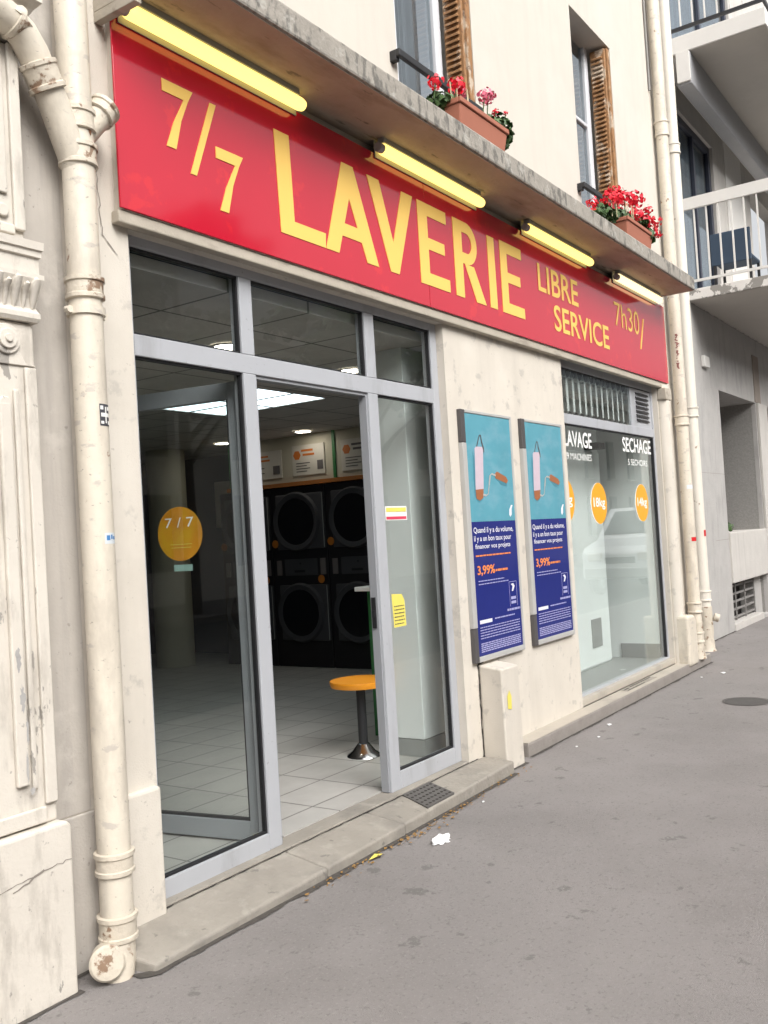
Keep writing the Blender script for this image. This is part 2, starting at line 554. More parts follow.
def text(name, s, x0, x1, z0, z1, y, m, parent, bold=0.0, thick=0.0, axis='y', shear=0.0):
    cu = bpy.data.curves.new('t', 'FONT')
    cu.body = s
    cu.size = 1.0
    cu.offset = bold
    cu.resolution_u = 4
    cu.shear = shear
    to = bpy.data.objects.new('t', cu)
    COL.objects.link(to)
    dg = bpy.context.evaluated_depsgraph_get()
    me = bpy.data.meshes.new_from_object(to.evaluated_get(dg))
    bpy.data.objects.remove(to)
    bpy.data.curves.remove(cu)
    co = [v.co.copy() for v in me.vertices]
    ax, bx = min(c.x for c in co), max(c.x for c in co)
    ay, by = min(c.y for c in co), max(c.y for c in co)
    b = B()
    vs = []
    for c in co:
        tx = x0+(c.x-ax)/(bx-ax)*(x1-x0)
        tz = z0+(c.y-ay)/(by-ay)*(z1-z0)
        vs.append(b.bm.verts.new((tx, y, tz) if axis == 'y' else (y, tx, tz)))
    for p in me.polygons:
        try:
            b.bm.faces.new([vs[i] for i in p.vertices])
        except ValueError:
            pass
    bpy.data.meshes.remove(me)
    if thick:
        r = bmesh.ops.extrude_face_region(b.bm, geom=list(b.bm.faces))
        bmesh.ops.translate(b.bm, verts=[g for g in r['geom'] if isinstance(g, bmesh.types.BMVert)], vec=(0, thick, 0))
    return b.build(name, m, parent)


def arc(cx, cz, r, a0, a1, n=14):
    return [(cx+r*math.cos(R(a0+(a1-a0)*k/n)), cz+r*math.sin(R(a0+(a1-a0)*k/n))) for k in range(n+1)]


def ribbon(pts, wd, y, b, jitter=0.0):
    """thin strip following 2D points (x, z) on a wall at depth y"""
    for (xa, za), (xb, zb) in zip(pts, pts[1:]):
        d = Vector((xb-xa, zb-za))
        if d.length < 1e-6:
            continue
        n = Vector((-d.y, d.x)).normalized()*wd*(0.6+0.8*random.random())/2
        b.face([(xa-n.x, y, za-n.y), (xb-n.x, y, zb-n.y), (xb+n.x, y, zb+n.y), (xa+n.x, y, za+n.y)])


def rough_path(pts, step=0.03, amp=0.008):
    out = []
    for (xa, za), (xb, zb) in zip(pts, pts[1:]):
        n = max(1, int(math.hypot(xb-xa, zb-za)/step))
        for k in range(n):
            t = k/n
            out.append((xa+(xb-xa)*t+random.uniform(-amp, amp), za+(zb-za)*t+random.uniform(-amp, amp)))
    out.append(pts[-1])
    return out


# ------------------------------------------------------------------ ground
structure(B().box(-200, 300, -200, 200, -0.4, -0.14).build('road', 'road_asphalt'))
structure(B().box(-60, 160, -3.0, 7.0, -0.3, 0.0).build('pavement', 'asphalt'))
structure(B().box(-60, 160, -3.2, -3.002, -0.3, 0.004).build('kerb', 'granite', bev=0.015))
structure(B().box(-60, 160, -16.0, -11.7, -0.3, -0.002).build('far_pavement', 'asphalt'))

# ------------------------------------------------------------------ laundrette building
lb = thing('laundrette_building', 'cream rendered building with the open laundrette shopfront and two windows over a concrete canopy', 'building', (2.04, 0, 0))
holes = [(2.53, 4.995, 0.02, 2.80), (6.79, 9.10, 0.10, 2.84),
         (4.65, 5.63, 4.05, 6.1), (7.44, 8.38, 4.05, 5.90)]
wall_grid(2.045, 9.9, -0.1, 3.84, 0.0, 0.118, [h for h in holes if h[3] < 3]).build('wall', 'cream_render', lb)
wall_grid(2.045, 9.9, 3.841, 8.6, 0.0, 0.30, [(h[0], h[1], 3.841, h[3]) for h in holes if h[3] > 3]).build('upstairs_wall', 'upper_render', lb)
B().box(2.046, 2.21, -0.004, 0.0, 0.565, 3.838).build('side_render', 'grey_render', lb)
# pier base by the downpipe
B().box(2.29, 2.525, -0.03, 0.2, -0.05, 0.575).build('pier_base', 'cream_render', lb, bev=0.012)
B().box(2.05, 2.28, -0.012, 0.1, -0.05, 0.56).build('wall_base', 'grey_render', lb, bev=0.006)
# upper facade skin (smoother and paler than the ground floor)
uh = [(4.65, 5.63, 3.9, 6.1), (7.44, 8.38, 3.9, 5.90)]
wall_grid(2.045, 9.9, 3.84, 8.6, -0.006, -0.001, uh).build('upper_wall', 'upper_render', lb)
# right jamb post with capital and guard
B().tube([(9.19, -0.01, 0.09), (9.19, -0.01, 2.83)], 0.075, 20).build('corner_post', 'cream_render', lb, smooth=True)
B().box(9.10, 9.285, -0.09, 0.0, 2.68, 2.795).build('post_cap', 'sign_trim', lb, bev=0.01)
g = B()
g.prism([(9.12, 0.06), (9.40, 0.06), (9.40, 0.50), (9.33, 0.55), (9.12, 0.56)], 0.15, 'xz', -0.15)
g.build('corner_guard', 'pipe_paint', lb, bev=0.03, seg=3)
# cracks on the wall beside the downpipe
cr = B(); ribbon(rough_path([(2.03+0.02, 3.2), (2.075, 2.95), (2.07, 2.75), (2.10, 2.55), (2.15, 2.35), (2.165, 2.2)], 0.018, 0.006), 0.0032, -0.003, cr); cr.build('crack', 'crack_dark', lb)
cr = B(); ribbon(rough_path([(2.075, 2.83), (2.14, 2.80), (2.2, 2.76)], 0.018, 0.005), 0.003, -0.003, cr); cr.build('crack', 'crack_dark', lb)
cr = B(); ribbon(rough_path([(2.37, 3.3), (2.385, 3.0), (2.40, 2.75), (2.47, 2.68)], 0.018, 0.006), 0.0035, -0.003, cr); cr.build('crack', 'crack_dark', lb)

# canopy
cb = B()
cb.box(2.44, 9.2, -0.41, 0.0, 3.705, 3.83)
cb.build('canopy', 'concrete_edge', lb, bev=0.012)
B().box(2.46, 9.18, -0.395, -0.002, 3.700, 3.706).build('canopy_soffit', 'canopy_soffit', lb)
# step and threshold along the door
def step_z(x, y):
    """sloping, sunken top of the door step"""
    t = min(1, max(0, (x-2.25)/2.9))
    zf = 0.030+0.045*t
    return 0.086+(zf-0.086)*min(1, max(0, -y/0.25))


for k, foot in enumerate(([(2.36, 0), (2.235, -0.165), (2.262, -0.252), (3.262, -0.250), (3.262, 0)],
                          [(3.267, 0), (3.267, -0.246), (3.905, -0.243), (3.905, 0)],
                          [(3.910, 0), (3.910, -0.240), (5.175, -0.215), (5.175, 0)])):
    b = B()
    n = len(foot)
    top = [b.bm.verts.new((x, y, step_z(x, y))) for x, y in foot]
    bot = [b.bm.verts.new((x, y, -0.05)) for x, y in foot]
    b.bm.faces.new(top)
    b.bm.faces.new(bot[::-1])
    for i in range(n):
        j = (i+1) % n
        b.bm.faces.new([top[i], bot[i], bot[j], top[j]])
    b.build('step_block', 'step_stone', lb, bev=0.012, seg=3)
B().box(2.535, 4.99, 0.0, 0.119, 0.0, 0.096).build('threshold', 'step_stone', lb, bev=0.004)
tg = B()
ribbon(rough_path([(2.5, 0.0), (3.3, 0.002), (4.2, -0.004), (5.1, 0.0)], 0.04, 0.006), 0.010, 0.0, tg)
for v in tg.bm.verts:
    v.co = Vector((v.co.x, v.co.z-0.004, 0.0875))
tg.build('step_joint', 'joint_and_shade_black', lb)
gap = B()
edge_pts = [(2.20, -0.215), (2.26, -0.262), (2.9, -0.259), (3.5, -0.256), (4.0, -0.25), (4.6, -0.238), (5.17, -0.222)]
inner = rough_path(edge_pts, 0.03, 0.004)
for (xa, ya), (xb, yb2) in zip(inner, inner[1:]):
    wa = 0.012+0.02*abs(math.sin(xa*5.3)*math.sin(xa*2.1+1))+random.uniform(0, 0.006)
    gap.face([(xa, ya+0.03, 0.0045), (xb, yb2+0.03, 0.0045), (xb, yb2-wa, 0.0045), (xa, ya-wa, 0.0045)])
gap.build('step_gap', 'gap_dirt', lb)
gm = B()
for pts in ([(5.57, -0.136), (7.5, -0.134), (9.88, -0.137)], [(0.9, -0.124), (1.6, -0.126), (2.04, -0.127), (2.05, -0.03), (2.16, -0.02)], [(9.95, 0.292), (11.0, 0.29), (12.6, 0.288)], [(5.18, -0.172), (5.43, -0.170), (5.44, -0.04), (5.56, -0.02)]):
    q = rough_path(pts, 0.035, 0.004)
    for (xa, ya), (xb, yb2) in zip(q, q[1:]):
        wa = 0.006+0.016*abs(math.sin(xa*3.1)*math.sin(xa*7.7+1))+random.uniform(0, 0.006)
        gm.face([(xa, ya+0.02, 0.004), (xb, yb2+0.02, 0.004), (xb, yb2-wa, 0.004), (xa, ya-wa, 0.004)])
gmo = gm.build('pavement_grime', 'gap_dirt')
structure(gmo)
# raised ledge under the display window
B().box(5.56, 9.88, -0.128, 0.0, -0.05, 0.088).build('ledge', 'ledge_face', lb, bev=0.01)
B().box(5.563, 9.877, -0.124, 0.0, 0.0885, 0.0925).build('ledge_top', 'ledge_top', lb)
B().box(6.79, 9.10, 0.0, 0.06, 0.08, 0.150).build('window_sill', 'ledge_top', lb, bev=0.004)

# door frame
fr = B()
FY0, FY1 = 0.05, 0.115
fr.box(2.49, 2.58, FY0, FY1, 0.075, 2.86)
fr.box(4.922, 4.995, FY0, FY1, 0.095, 2.86)
fr.box(2.58, 4.922, FY0, FY1, 2.757, 2.86)
fr.box(2.58, 4.922, FY0, FY1, 2.302, 2.392)
fr.box(3.222, 3.308, FY0, FY1, 0.095, 2.302)
fr.box(4.225, 4.318, FY0, FY1, 0.095, 2.302)
fr.box(3.222, 3.308, FY0, FY1, 2.392, 2.757)
fr.box(4.225, 4.318, FY0, FY1, 2.392, 2.757)
fr.box(2.58, 3.222, FY0, FY1, 0.085, 0.172)
fr.box(4.318, 4.922, FY0, FY1, 0.095, 0.192)
fo = fr.build('shopfront_frame', 'aluminium', lb, bev=0.004)
# rubber gaskets, panes
PANES = [(2.58, 3.222, 0.172, 2.302), (4.318, 4.922, 0.192, 2.302), (2.58, 3.222, 2.392, 2.757), (3.308, 4.225, 2.392, 2.757), (4.318, 4.922, 2.392, 2.757)]
for (a, b_, c, d) in PANES:
    gk = B()
    t = 0.010
    gk.box(a, a+t, 0.062, 0.085, c, d).box(b_-t, b_, 0.062, 0.085, c, d)
    gk.box(a+t, b_-t, 0.062, 0.085, c, c+t).box(a+t, b_-t, 0.062, 0.085, d-t, d)
    gk.build('gasket', 'gasket', fo)
    B().box(a+t*.5, b_-t*.5, 0.070, 0.078, c+t*.5, d-t*.5).build('glass_pane', 'shop_glass', fo)
dj = B()
dj.box(3.309, 3.322, 0.062, 0.11, 0.1, 2.30).box(4.212, 4.224, 0.062, 0.11, 0.1, 2.30).box(3.322, 4.212, 0.062, 0.11, 2.286, 2.301)
dj.build('door_rebate', 'leaf_metal', fo)
lk = B()
lk.box(4.204, 4.2115, 0.075, 0.10, 1.0, 1.17).box(4.196, 4.204, 0.08, 0.095, 1.06, 1.10)
lk.build('lock_plate', 'dark_metal', fo)

for zz in (0.35, 1.2, 2.05):
    B().tube([(3.318, 0.122, zz-0.05), (3.318, 0.122, zz+0.05)], 0.011, 12).build('hinge', 'leaf_metal', fo, smooth=True)
# door leaf, swung inward on the left mullion
leaf_rz = R(100)
pv = (3.30, 0.13)
lf = B()
for bx in ((3.30, 3.37, 0.1, 2.28), (4.13, 4.20, 0.1, 2.28)):
    lf.box(bx[0], bx[1], 0.13, 0.17, bx[2], bx[3], leaf_rz, pv)
lf.box(3.37, 4.13, 0.13, 0.17, 0.11, 0.20, leaf_rz, pv).box(3.37, 4.13, 0.13, 0.17, 2.2, 2.28, leaf_rz, pv)
leaf = lf.build('door_leaf', 'leaf_metal', lb, bev=0.003)
lg = B()
lg.box(3.37, 3.382, 0.14, 0.16, 0.2, 2.2, leaf_rz, pv).box(4.118, 4.13, 0.14, 0.16, 0.2, 2.2, leaf_rz, pv)
lg.box(3.382, 4.118, 0.14, 0.16, 0.2, 0.212, leaf_rz, pv)
lg.build('gasket', 'gasket', leaf)
B().box(3.375, 4.125, 0.146, 0.153, 0.205, 2.195, leaf_rz, pv).build('glass_pane', 'clear_glass', leaf)


# stickers on the shopfront glass
def circle_sticker(cx, cz, r, y, m, parent, name='round_sticker', edge=None):
    if edge:
        B().disc((cx-0.012, y+0.0008, cz), r, 0.0005, 'y', 40).build('sticker_edge', edge, parent)
    return B().disc((cx, y, cz), r, 0.0006, 'y', 40).build(name, m, parent)


ldir = Vector((math.cos(leaf_rz), math.sin(leaf_rz), 0))
lnrm = Vector((-math.sin(leaf_rz), math.cos(leaf_rz), 0))


def on_leaf(o, t0, off):
    """move a mesh built flat round x=0, y=0 on to the street face of the open leaf, t0 metres from its hinge"""
    base = Vector(lb['base'])
    for v in o.data.vertices:
        p = v.co+base
        q = Vector((pv[0], pv[1], 0))+ldir*(t0-p.x)+lnrm*(off-p.y)
        v.co = Vector((q.x, q.y, p.z))-base
    return o


rs = on_leaf(B().disc((0, 0, 1.575), 0.133, 0.0006, 'y', 40).build('opening_sticker', 'decal_orange', leaf), 0.395, 0.0250)
on_leaf(text('sticker_digits', '7 / 7', -0.085, 0.085, 1.607, 1.655, 0.0, 'decal_white', leaf), 0.395, 0.0260)
on_leaf(B().box(-0.06, 0.07, 0, 0.0004, 1.522, 1.525).build('sticker_line', 'paper_yellow', leaf), 0.395, 0.0260)
on_leaf(B().box(-0.055, 0.065, 0, 0.0004, 1.506, 1.509).build('sticker_line', 'paper_yellow', leaf), 0.395, 0.0260)
on_leaf(B().box(-0.055, 0.055, 0, 0.0006, 1.392, 1.424).build('green_sticker', 'decal_green', leaf), 0.385, 0.0250)
ps = B().box(4.345, 4.565, 0.066, 0.0666, 1.592, 1.672).build('notice_sticker', 'paper_white', lb)
B().box(4.352, 4.556, 0.0645, 0.065, 1.640, 1.664).build('notice_band', 'paper_yellow', ps)
B().box(4.352, 4.556, 0.0645, 0.065, 1.597, 1.613).build('notice_foot', 'paper_red', ps)
yn = B().prism([(4.355, 1.175), (4.46, 1.168), (4.485, 1.13), (4.49, 0.985), (4.365, 0.985)], 0.0006, 'xz', 0.0655).build('yellow_notice', 'paper_yellow', lb)
nb = B()
for k in range(6):
    zz = 1.10-0.02*k
    xx = 4.375
    while xx < 4.465:
        wl = random.uniform(0.008, 0.022)
        nb.box(xx, min(xx+wl, 4.475), 0.0643, 0.0646, zz, zz+0.006)
        xx += wl+0.005
nb.build('notice_writing', 'ink', yn)

# display window at the right
dw = B()
dw.box(6.79, 6.90, FY0, FY1, 0.15, 2.86).box(9.07, 9.12, FY0, FY1, 0.15, 2.86)
dw.box(6.90, 9.07, FY0, FY1, 2.765, 2.86).box(6.90, 9.07, FY0, FY1, 2.315, 2.395).box(6.90, 9.07, FY0, FY1, 0.14, 0.165)
do = dw.build('display_window', 'aluminium', lb, bev=0.004)
B().box(6.895, 9.072, 0.072, 0.080, 0.162, 2.318).build('glass_pane', 'shop_glass', do)
B().box(6.895, 8.50, 0.072, 0.080, 2.392, 2.768).build('glass_pane', 'shop_glass', do)
gk = B()
gk.box(9.058, 9.07, 0.06, 0.09, 0.165, 2.315).box(6.9, 9.058, 0.06, 0.071, 2.303, 2.314).box(6.9, 9.058, 0.06, 0.071, 2.755, 2.764)
gk.build('gasket', 'gasket', do)
vp = B()
vp.box(8.50, 9.07, 0.062, 0.085, 2.396, 2.764)
vp.build('vent_panel', 'aluminium', do)
vg = B()
for k in range(7):
    z = 2.45+k*0.042
    vg.hexa([(8.64, 0.050, z), (8.98, 0.050, z), (8.98, 0.061, z+0.014), (8.64, 0.061, z+0.014),
             (8.64, 0.050, z+0.012), (8.98, 0.050, z+0.012), (8.98, 0.061, z+0.026), (8.64, 0.061, z+0.026)])
vg.build('vent_slats', 'black_iron', do)
# vertical slat blind in the transom
for k in range(12):
    x = 6.97+k*0.128
    B().box(x, x+0.112, 0.112, 0.115, 2.43, 2.725, R(16), (x+.056, .1135)).build('blind_slat', 'white_panel', do)
bt = B()
for k in range(12):
    x = 6.97+k*0.128
    bt.prism([(x, 2.764), (x+.09, 2.764), (x+.075, 2.722), (x+.03, 2.705)], 0.006, 'xz', 0.095).prism([(x, 2.394), (x+.09, 2.394), (x+.07, 2.425), (x+.03, 2.432)], 0.006, 'xz', 0.095)
bt.build('blind_rail', 'black_iron', do)


# lettering on the display window (white vinyl)
LY = 0.069
text('window_lettering', 'LAVAGE', 6.915, 7.495, 2.135, 2.265, LY, 'decal_white', do, bold=0.018)
text('window_lettering', '9 MACHINES', 6.955, 7.475, 2.03, 2.085, LY, 'decal_white', do, bold=0.004)
text('window_lettering', 'SECHAGE', 8.235, 9.01, 2.145, 2.280, LY, 'decal_white', do, bold=0.016)
text('window_lettering', '5 SECHOIRS', 8.35, 8.88, 2.025, 2.082, LY, 'decal_white', do, bold=0.002)
for cx, s, w0 in ((6.875, '7kg', 0.13), (7.575, '18kg', 0.13), (8.655, '14kg', 0.13)):
    o = circle_sticker(cx, 1.70 if cx < 7 else 1.675, 0.175, 0.068, 'sticker_orange', do, 'weight_sticker', 'decal_white')
    zc = 1.70 if cx < 7 else 1.675
    text('sticker_digits', s, cx-w0, cx+w0, zc-0.055, zc+0.05, 0.0665, 'decal_white', o, bold=0.02)

# niche behind the display window
nc = B()
nc.box(6.80, 9.30, 0.12, 0.9, 0.02, 0.148)
nc.build('niche_floor', 'plinth_grey', lb)
B().box(9.075, 9.30, 0.125, 0.9, 0.149, 2.86).build('niche_partition', 'white_panel', lb)
B().box(9.06, 9.074, 0.125, 0.52, 0.149, 0.29).build('niche_skirting', 'plinth_grey', lb)
B().box(6.70, 8.84, 0.55, 0.62, 0.149, 2.86).build('niche_back', 'white_panel', lb)
B().box(8.84, 9.074, 0.75, 0.80, 0.149, 2.86).build('niche_gap', 'poster_hinge', lb)  # dark board, paints the shade of the gap beside the service door
B().box(6.70, 6.79, 0.125, 0.55, 0.149, 2.86).build('niche_side', 'board_orange', lb)
nd = B().box(7.70, 8.835, 0.535, 0.549, 0.165, 2.2).build('service_door', 'white_panel', lb, bev=0.004)
B().box(8.36, 8.60, 0.527, 0.5345, 0.33, 0.60).build('door_vent', 'plinth_grey', nd)
B().box(6.80, 9.3, 0.12, 0.9, 2.72, 2.86).build('niche_ceiling', 'white_panel', lb)
B().box(8.50, 8.66, 0.40, 0.548, 2.22, 2.28).build('niche_shelf', 'dark_metal', lb)

# interior room
B().box(0.6, 8.9, 0.12, 7.0, -0.1, 0.099).build('interior_floor', 'floor_tile', lb)
ch = wall_grid(0.6, 8.9, 0.135, 7.0, 0, 0.06, [(5.41, 6.25, 1.91, 3.10)])
for v in ch.bm.verts:
    v.co = Vector((v.co.x, v.co.z, 2.70+v.co.y))
ch.build('interior_ceiling', 'ceiling_tile', lb)
B().box(0.6, 8.9, 0.13, 7.0, 2.9, 2.96).build('interior_slab', 'navy_wall', lb)
B().box(0.5, 0.6, 0.3, 7.1, -0.1, 2.96).build('interior_wall', 'interior_cream', lb)
B().box(0.6, 9.1, 7.0, 7.1, -0.1, 2.96).build('interior_back_wall', 'navy_wall', lb)
B().box(8.9, 9.0, 0.95, 7.0, -0.1, 2.96).build('interior_side_wall', 'navy_wall', lb)
bw = B().box(8.12, 8.9, 2.40, 4.85, 2.155, 2.699).build('bulkhead', 'interior_cream', lb)
B().box(8.06, 8.12, 2.40, 4.85, 2.13, 2.175).build('bulkhead_trim', 'orange_trim', bw)
for yy in (3.27, 4.82):
    B().box(8.105, 8.12, yy-0.018, yy+0.018, 2.18, 2.699).build('bulkhead_strip', 'green_trim', bw)
B().tube([(7.85, 5.64, 0.1), (7.85, 5.64, 2.70)], 0.23, 28).build('round_column', 'interior_cream', lb, smooth=True)
B().box(8.12, 8.9, 2.40, 2.42, 0.1, 2.155).build('machine_surround', 'navy_wall', lb)
# pillar behind the side light
pl = B().box(4.972, 5.325, 0.30, 0.53, 0.21, 2.70).build('pillar', 'pillar_paint', lb, bev=0.003)
B().box(4.967, 5.33, 0.293, 0.535, 0.1, 0.205).build('pillar_plinth', 'plinth_grey', pl)
B().box(5.243, 5.342, 0.225, 0.285, 0.1, 2.7).build('navy_strip', 'navy_wall', lb)  # narrow navy strip right of the pillar
B().box(5.343, 6.69, 0.225, 0.40, 0.1, 2.7).build('partition_wall', 'pillar_grey', lb)


# upstairs windows
def upstairs(x0, x1, head, single_rail):
    fy = 0.17
    f = B()
    xr = x1-0.16
    f.box(x0+0.18, x0+0.30, fy, fy+0.06, 3.95, head+.05)
    f.box(xr-0.03, xr+0.05, fy, fy+0.06, 3.95, head+.05)
    f.box(x0+0.305, xr-0.035, fy+0.004, fy+0.055, 3.95, 4.06)
    if single_rail:
        f.box(x0+0.302, xr-0.032, fy+0.006, fy+0.05, 5.14, 5.175)
    wo = f.build('upper_window', 'window_white', lb, bev=0.01)
    B().box(x0+0.30, xr-0.03, fy+0.03, fy+0.036, 4.0, head+.05).build('glass_pane', 'window_glass', wo)
    cu = B()
    n = 40
    pr = None
    for k in range(n+1):
        x = x0+0.25+(xr-x0-0.25)*k/n
        y = fy+0.16+0.02*math.sin(k*1.9)+0.01*math.sin(k*0.7)
        if pr:
            cu.face([(pr[0], pr[1], 3.95), (x, y, 3.95), (x, y, head+.1), (pr[0], pr[1], head+.1)])
        pr = (x, y)
    cu.build('curtain', 'curtain_grey', wo)
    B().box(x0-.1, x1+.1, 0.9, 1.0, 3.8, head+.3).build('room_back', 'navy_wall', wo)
    # folded louvred shutter standing in the reveal
    s = B()
    s.box(xr+0.055, xr+0.085, 0.01, 0.15, 4.0, head-0.03)
    so_ = s.build('shutter', 'shutter_rust', wo, bev=0.004)
    l = B()
    z = 4.05
    while z < head-0.12:
        l.hexa([(xr+0.030, 0.03, z), (xr+0.055, 0.03, z+0.012), (xr+0.055, 0.13, z+0.012), (xr+0.030, 0.13, z),
                (xr+0.030, 0.03, z+0.012), (xr+0.055, 0.03, z+0.034), (xr+0.055, 0.13, z+0.034), (xr+0.030, 0.13, z+0.012)])
        z += 0.042
    l.build('louvres', 'shutter_rust', so_)
    s = B()
    s.box(xr+0.095, xr+0.155, -0.004, 0.05, 4.0, head-0.02)
    s.build('shutter_edge', 'shutter_rust', wo, bev=0.004)
    r = B()
    r.box(x0-0.08, x1-0.02, -0.075, -0.045, 4.30, 4.345).box(x0-0.08, x0-0.04, -0.05, 0.0, 4.28, 4.345)
    r.box(x1-0.06, x1-0.02, -0.05, 0.0, 4.28, 4.345)
    r.build('guard_rail', 'black_iron', wo, bev=0.006)


upstairs(4.65, 5.63, 6.1, False)
upstairs(7.44, 8.38, 5.90, True)

# ------------------------------------------------------------------ sign
sg = thing('shop_sign', 'long glossy red sign with yellow LAVERIE lettering under the canopy', 'sign', (5.9, -0.06, 2.85))
SY = -0.06
sp = B()
sp.box(2.45, 4.768, SY, -0.05, 2.855, 3.63).box(4.772, 9.31, SY, -0.05, 2.855, 3.63)
sp.build('sign_panel', 'sign_red', sg, bev=0.002)
B().box(4.7685, 4.7715, SY+0.004, -0.05, 2.856, 3.629).build('panel_joint', 'joint_and_shade_black', sg)
B().box(2.47, 9.30, -0.0495, 0.0, 2.853, 3.63).build('backing', 'cream_render', sg)
B().box(2.45, 9.30, -0.047, 0.0, 2.80, 2.852).build('bottom_rail', 'sign_trim', sg, bev=0.006)
lt = -0.063
T, Z0 = 0.0035, 2.985
ZT = 3.482


def letter(polys, name='letter'):
    b = B()
    for p in polys:
        b.prism(p, T, 'xz', lt-0.0005)
    return b.build(name, 'sign_yellow', sg)


letter([[(3.405, ZT), (3.515, ZT), (3.525, Z0+0.075), (3.42, Z0)], [(3.42, Z0), (3.525, Z0+0.075), (3.77, Z0+0.075), (3.765, Z0)]])


def letter_a(xl, xr, xm, wd):
    zi = 3.30
    il, ir = xl+wd, xr-wd
    def li(z): return il+(z-Z0)/(zi-Z0)*(xm-il)
    def ri(z): return ir+(z-Z0)/(zi-Z0)*(xm-ir)
    za, zb = 3.085, 3.155
    letter([[(xl, Z0), (il, Z0), (li(za), za), (li(zb), zb), (xm, zi), (xm, ZT), (xm-0.05, ZT)],
            [(ir, Z0), (xr, Z0), (xm+0.05, ZT), (xm, ZT), (xm, zi), (ri(zb), zb), (ri(za), za)],
            [(li(za), za), (ri(za), za), (ri(zb), zb), (li(zb), zb)]])


letter_a(3.77, 4.24, 3.992, 0.108)
xm, zi = 4.40, 3.155
letter([[(4.17, ZT), (4.285, ZT), (xm, zi), (xm, Z0), (4.36, Z0)], [(4.515, ZT), (4.63, ZT), (4.445, Z0), (xm, Z0), (xm, zi)]])


def letter_e(x0, x1, t=0.105):
    letter([[(x0, Z0), (x0+t, Z0), (x0+t, ZT), (x0, ZT)]] +
           [[(x0+t, a), (x1-d, a), (x1-d, b), (x0+t, b)] for a, b, d in ((Z0, Z0+0.075, 0), (3.205, 3.275, 0.045), (ZT-0.075, ZT, 0.01))])


letter_e(4.68, 5.02)
# R
x0 = 5.095
bowl_o = arc(5.26, 3.346, 0.136, 90, -90)
bowl_i = arc(5.26, 3.346, 0.066, 90, -90)
pieces = [[(x0, Z0), (x0+0.105, Z0), (x0+0.105, ZT), (x0, ZT)],
          [(x0+0.105, 3.412), (5.26, 3.412), (5.26, ZT), (x0+0.105, ZT)],
          [(x0+0.105, 3.21), (5.26, 3.21), (5.26, 3.28), (x0+0.105, 3.28)],
          [(5.36, Z0), (5.49, Z0), (5.345, 3.2095), (5.225, 3.2095)]]
for k in range(14):
    pieces.append([bowl_i[k], bowl_i[k+1], bowl_o[k+1], bowl_o[k]])
letter(pieces)
letter([[(5.55, Z0), (5.65, Z0), (5.645, ZT-0.01), (5.55, ZT-0.01)]])
letter_e(5.73, 6.07, 0.10)


def seven(x0, zt, zb, wd=0.155):
    letter([[(x0, zt), (x0+wd+0.02, zt), (x0+wd-0.01, zt-0.052), (x0, zt-0.052)],
            [(x0+wd-0.035, zt-0.0525), (x0+wd-0.0105, zt-0.0525), (x0+wd-0.055, zt-0.15), (x0+0.063, zb), (x0+0.01, zb), (x0+wd-0.10, zt-0.17)]])


seven(2.70, 3.462, 3.18)
letter([[(2.84, 3.10), (2.875, 3.10), (3.015, 3.455), (2.978, 3.455)]], 'slash')
seven(3.00, 3.268, 2.985)
text('lettering', 'LIBRE', 6.33, 7.08, 3.245, 3.45, lt, 'sign_yellow', sg, bold=0.012)
text('lettering', 'SERVICE', 6.58, 7.715, 2.985, 3.185, lt, 'sign_yellow', sg, bold=0.012)
text('lettering', '7h30', 7.89, 8.52, 3.225, 3.44, lt, 'sign_yellow', sg, bold=-0.004)
letter([[(8.52, 3.10), (8.545, 3.10), (8.665, 3.40), (8.64, 3.40)]], 'slash')

# ------------------------------------------------------------------ tube lights under the canopy
TL = [(2.46, 3.59, 'long yellow tube light at the left end of the canopy above 7/7', 'tube_yellow'),
      (4.24, 5.43, 'glowing yellow tube light under the canopy above the letters ERI', 'tube_yellow'),
      (6.07, 7.30, 'yellow tube light under the canopy above the word LIBRE', 'tube_yellow'),
      (7.87, 9.07, 'short warm tube light at the right end of the canopy above 7h30', 'tube_warm')]
for xa, xb, lab, m in TL:
    o = thing('tube_light', lab, 'lamp', ((xa+xb)/2, -0.16, 3.70), 'tube lights under the canopy')
    xc = xa+0.03
    ly, lz = -0.108, 3.640
    B().tube([(xc, ly, lz), (xc+0.012, ly, lz), (xb-0.03, ly, lz), (xb-0.008, ly, lz), (xb, ly, lz)],
             [0.029, 0.032, 0.032, 0.027, 0.010], 20).build('diffuser', m, o, smooth=True)
    B().box(xa+0.02, xb-0.05, ly-0.022, ly+0.022, lz+0.030, 3.70).build('housing', 'plinth_grey', o, bev=0.004)
    B().box(xa+0.02, xb-0.01, -0.068, -0.0625, 3.602, 3.70).build('reflection_shield', 'plinth_grey', o)  # added opaque plate, keeps the tube's reflection out of the glossy sign
    B().tube([(xa-0.012, ly, lz), (xc-0.001, ly, lz)], 0.026, 18).build('end_cap', 'shutter_box', o, smooth=True)
    if xa < 3:
        br = B()
        br.box(2.415, 2.45, -0.24, 0.0, 3.595, 3.635).box(2.415, 2.425, -0.24, 0.0, 3.635, 3.69)
        br.build('bracket', 'sign_trim', o, bev=0.003)


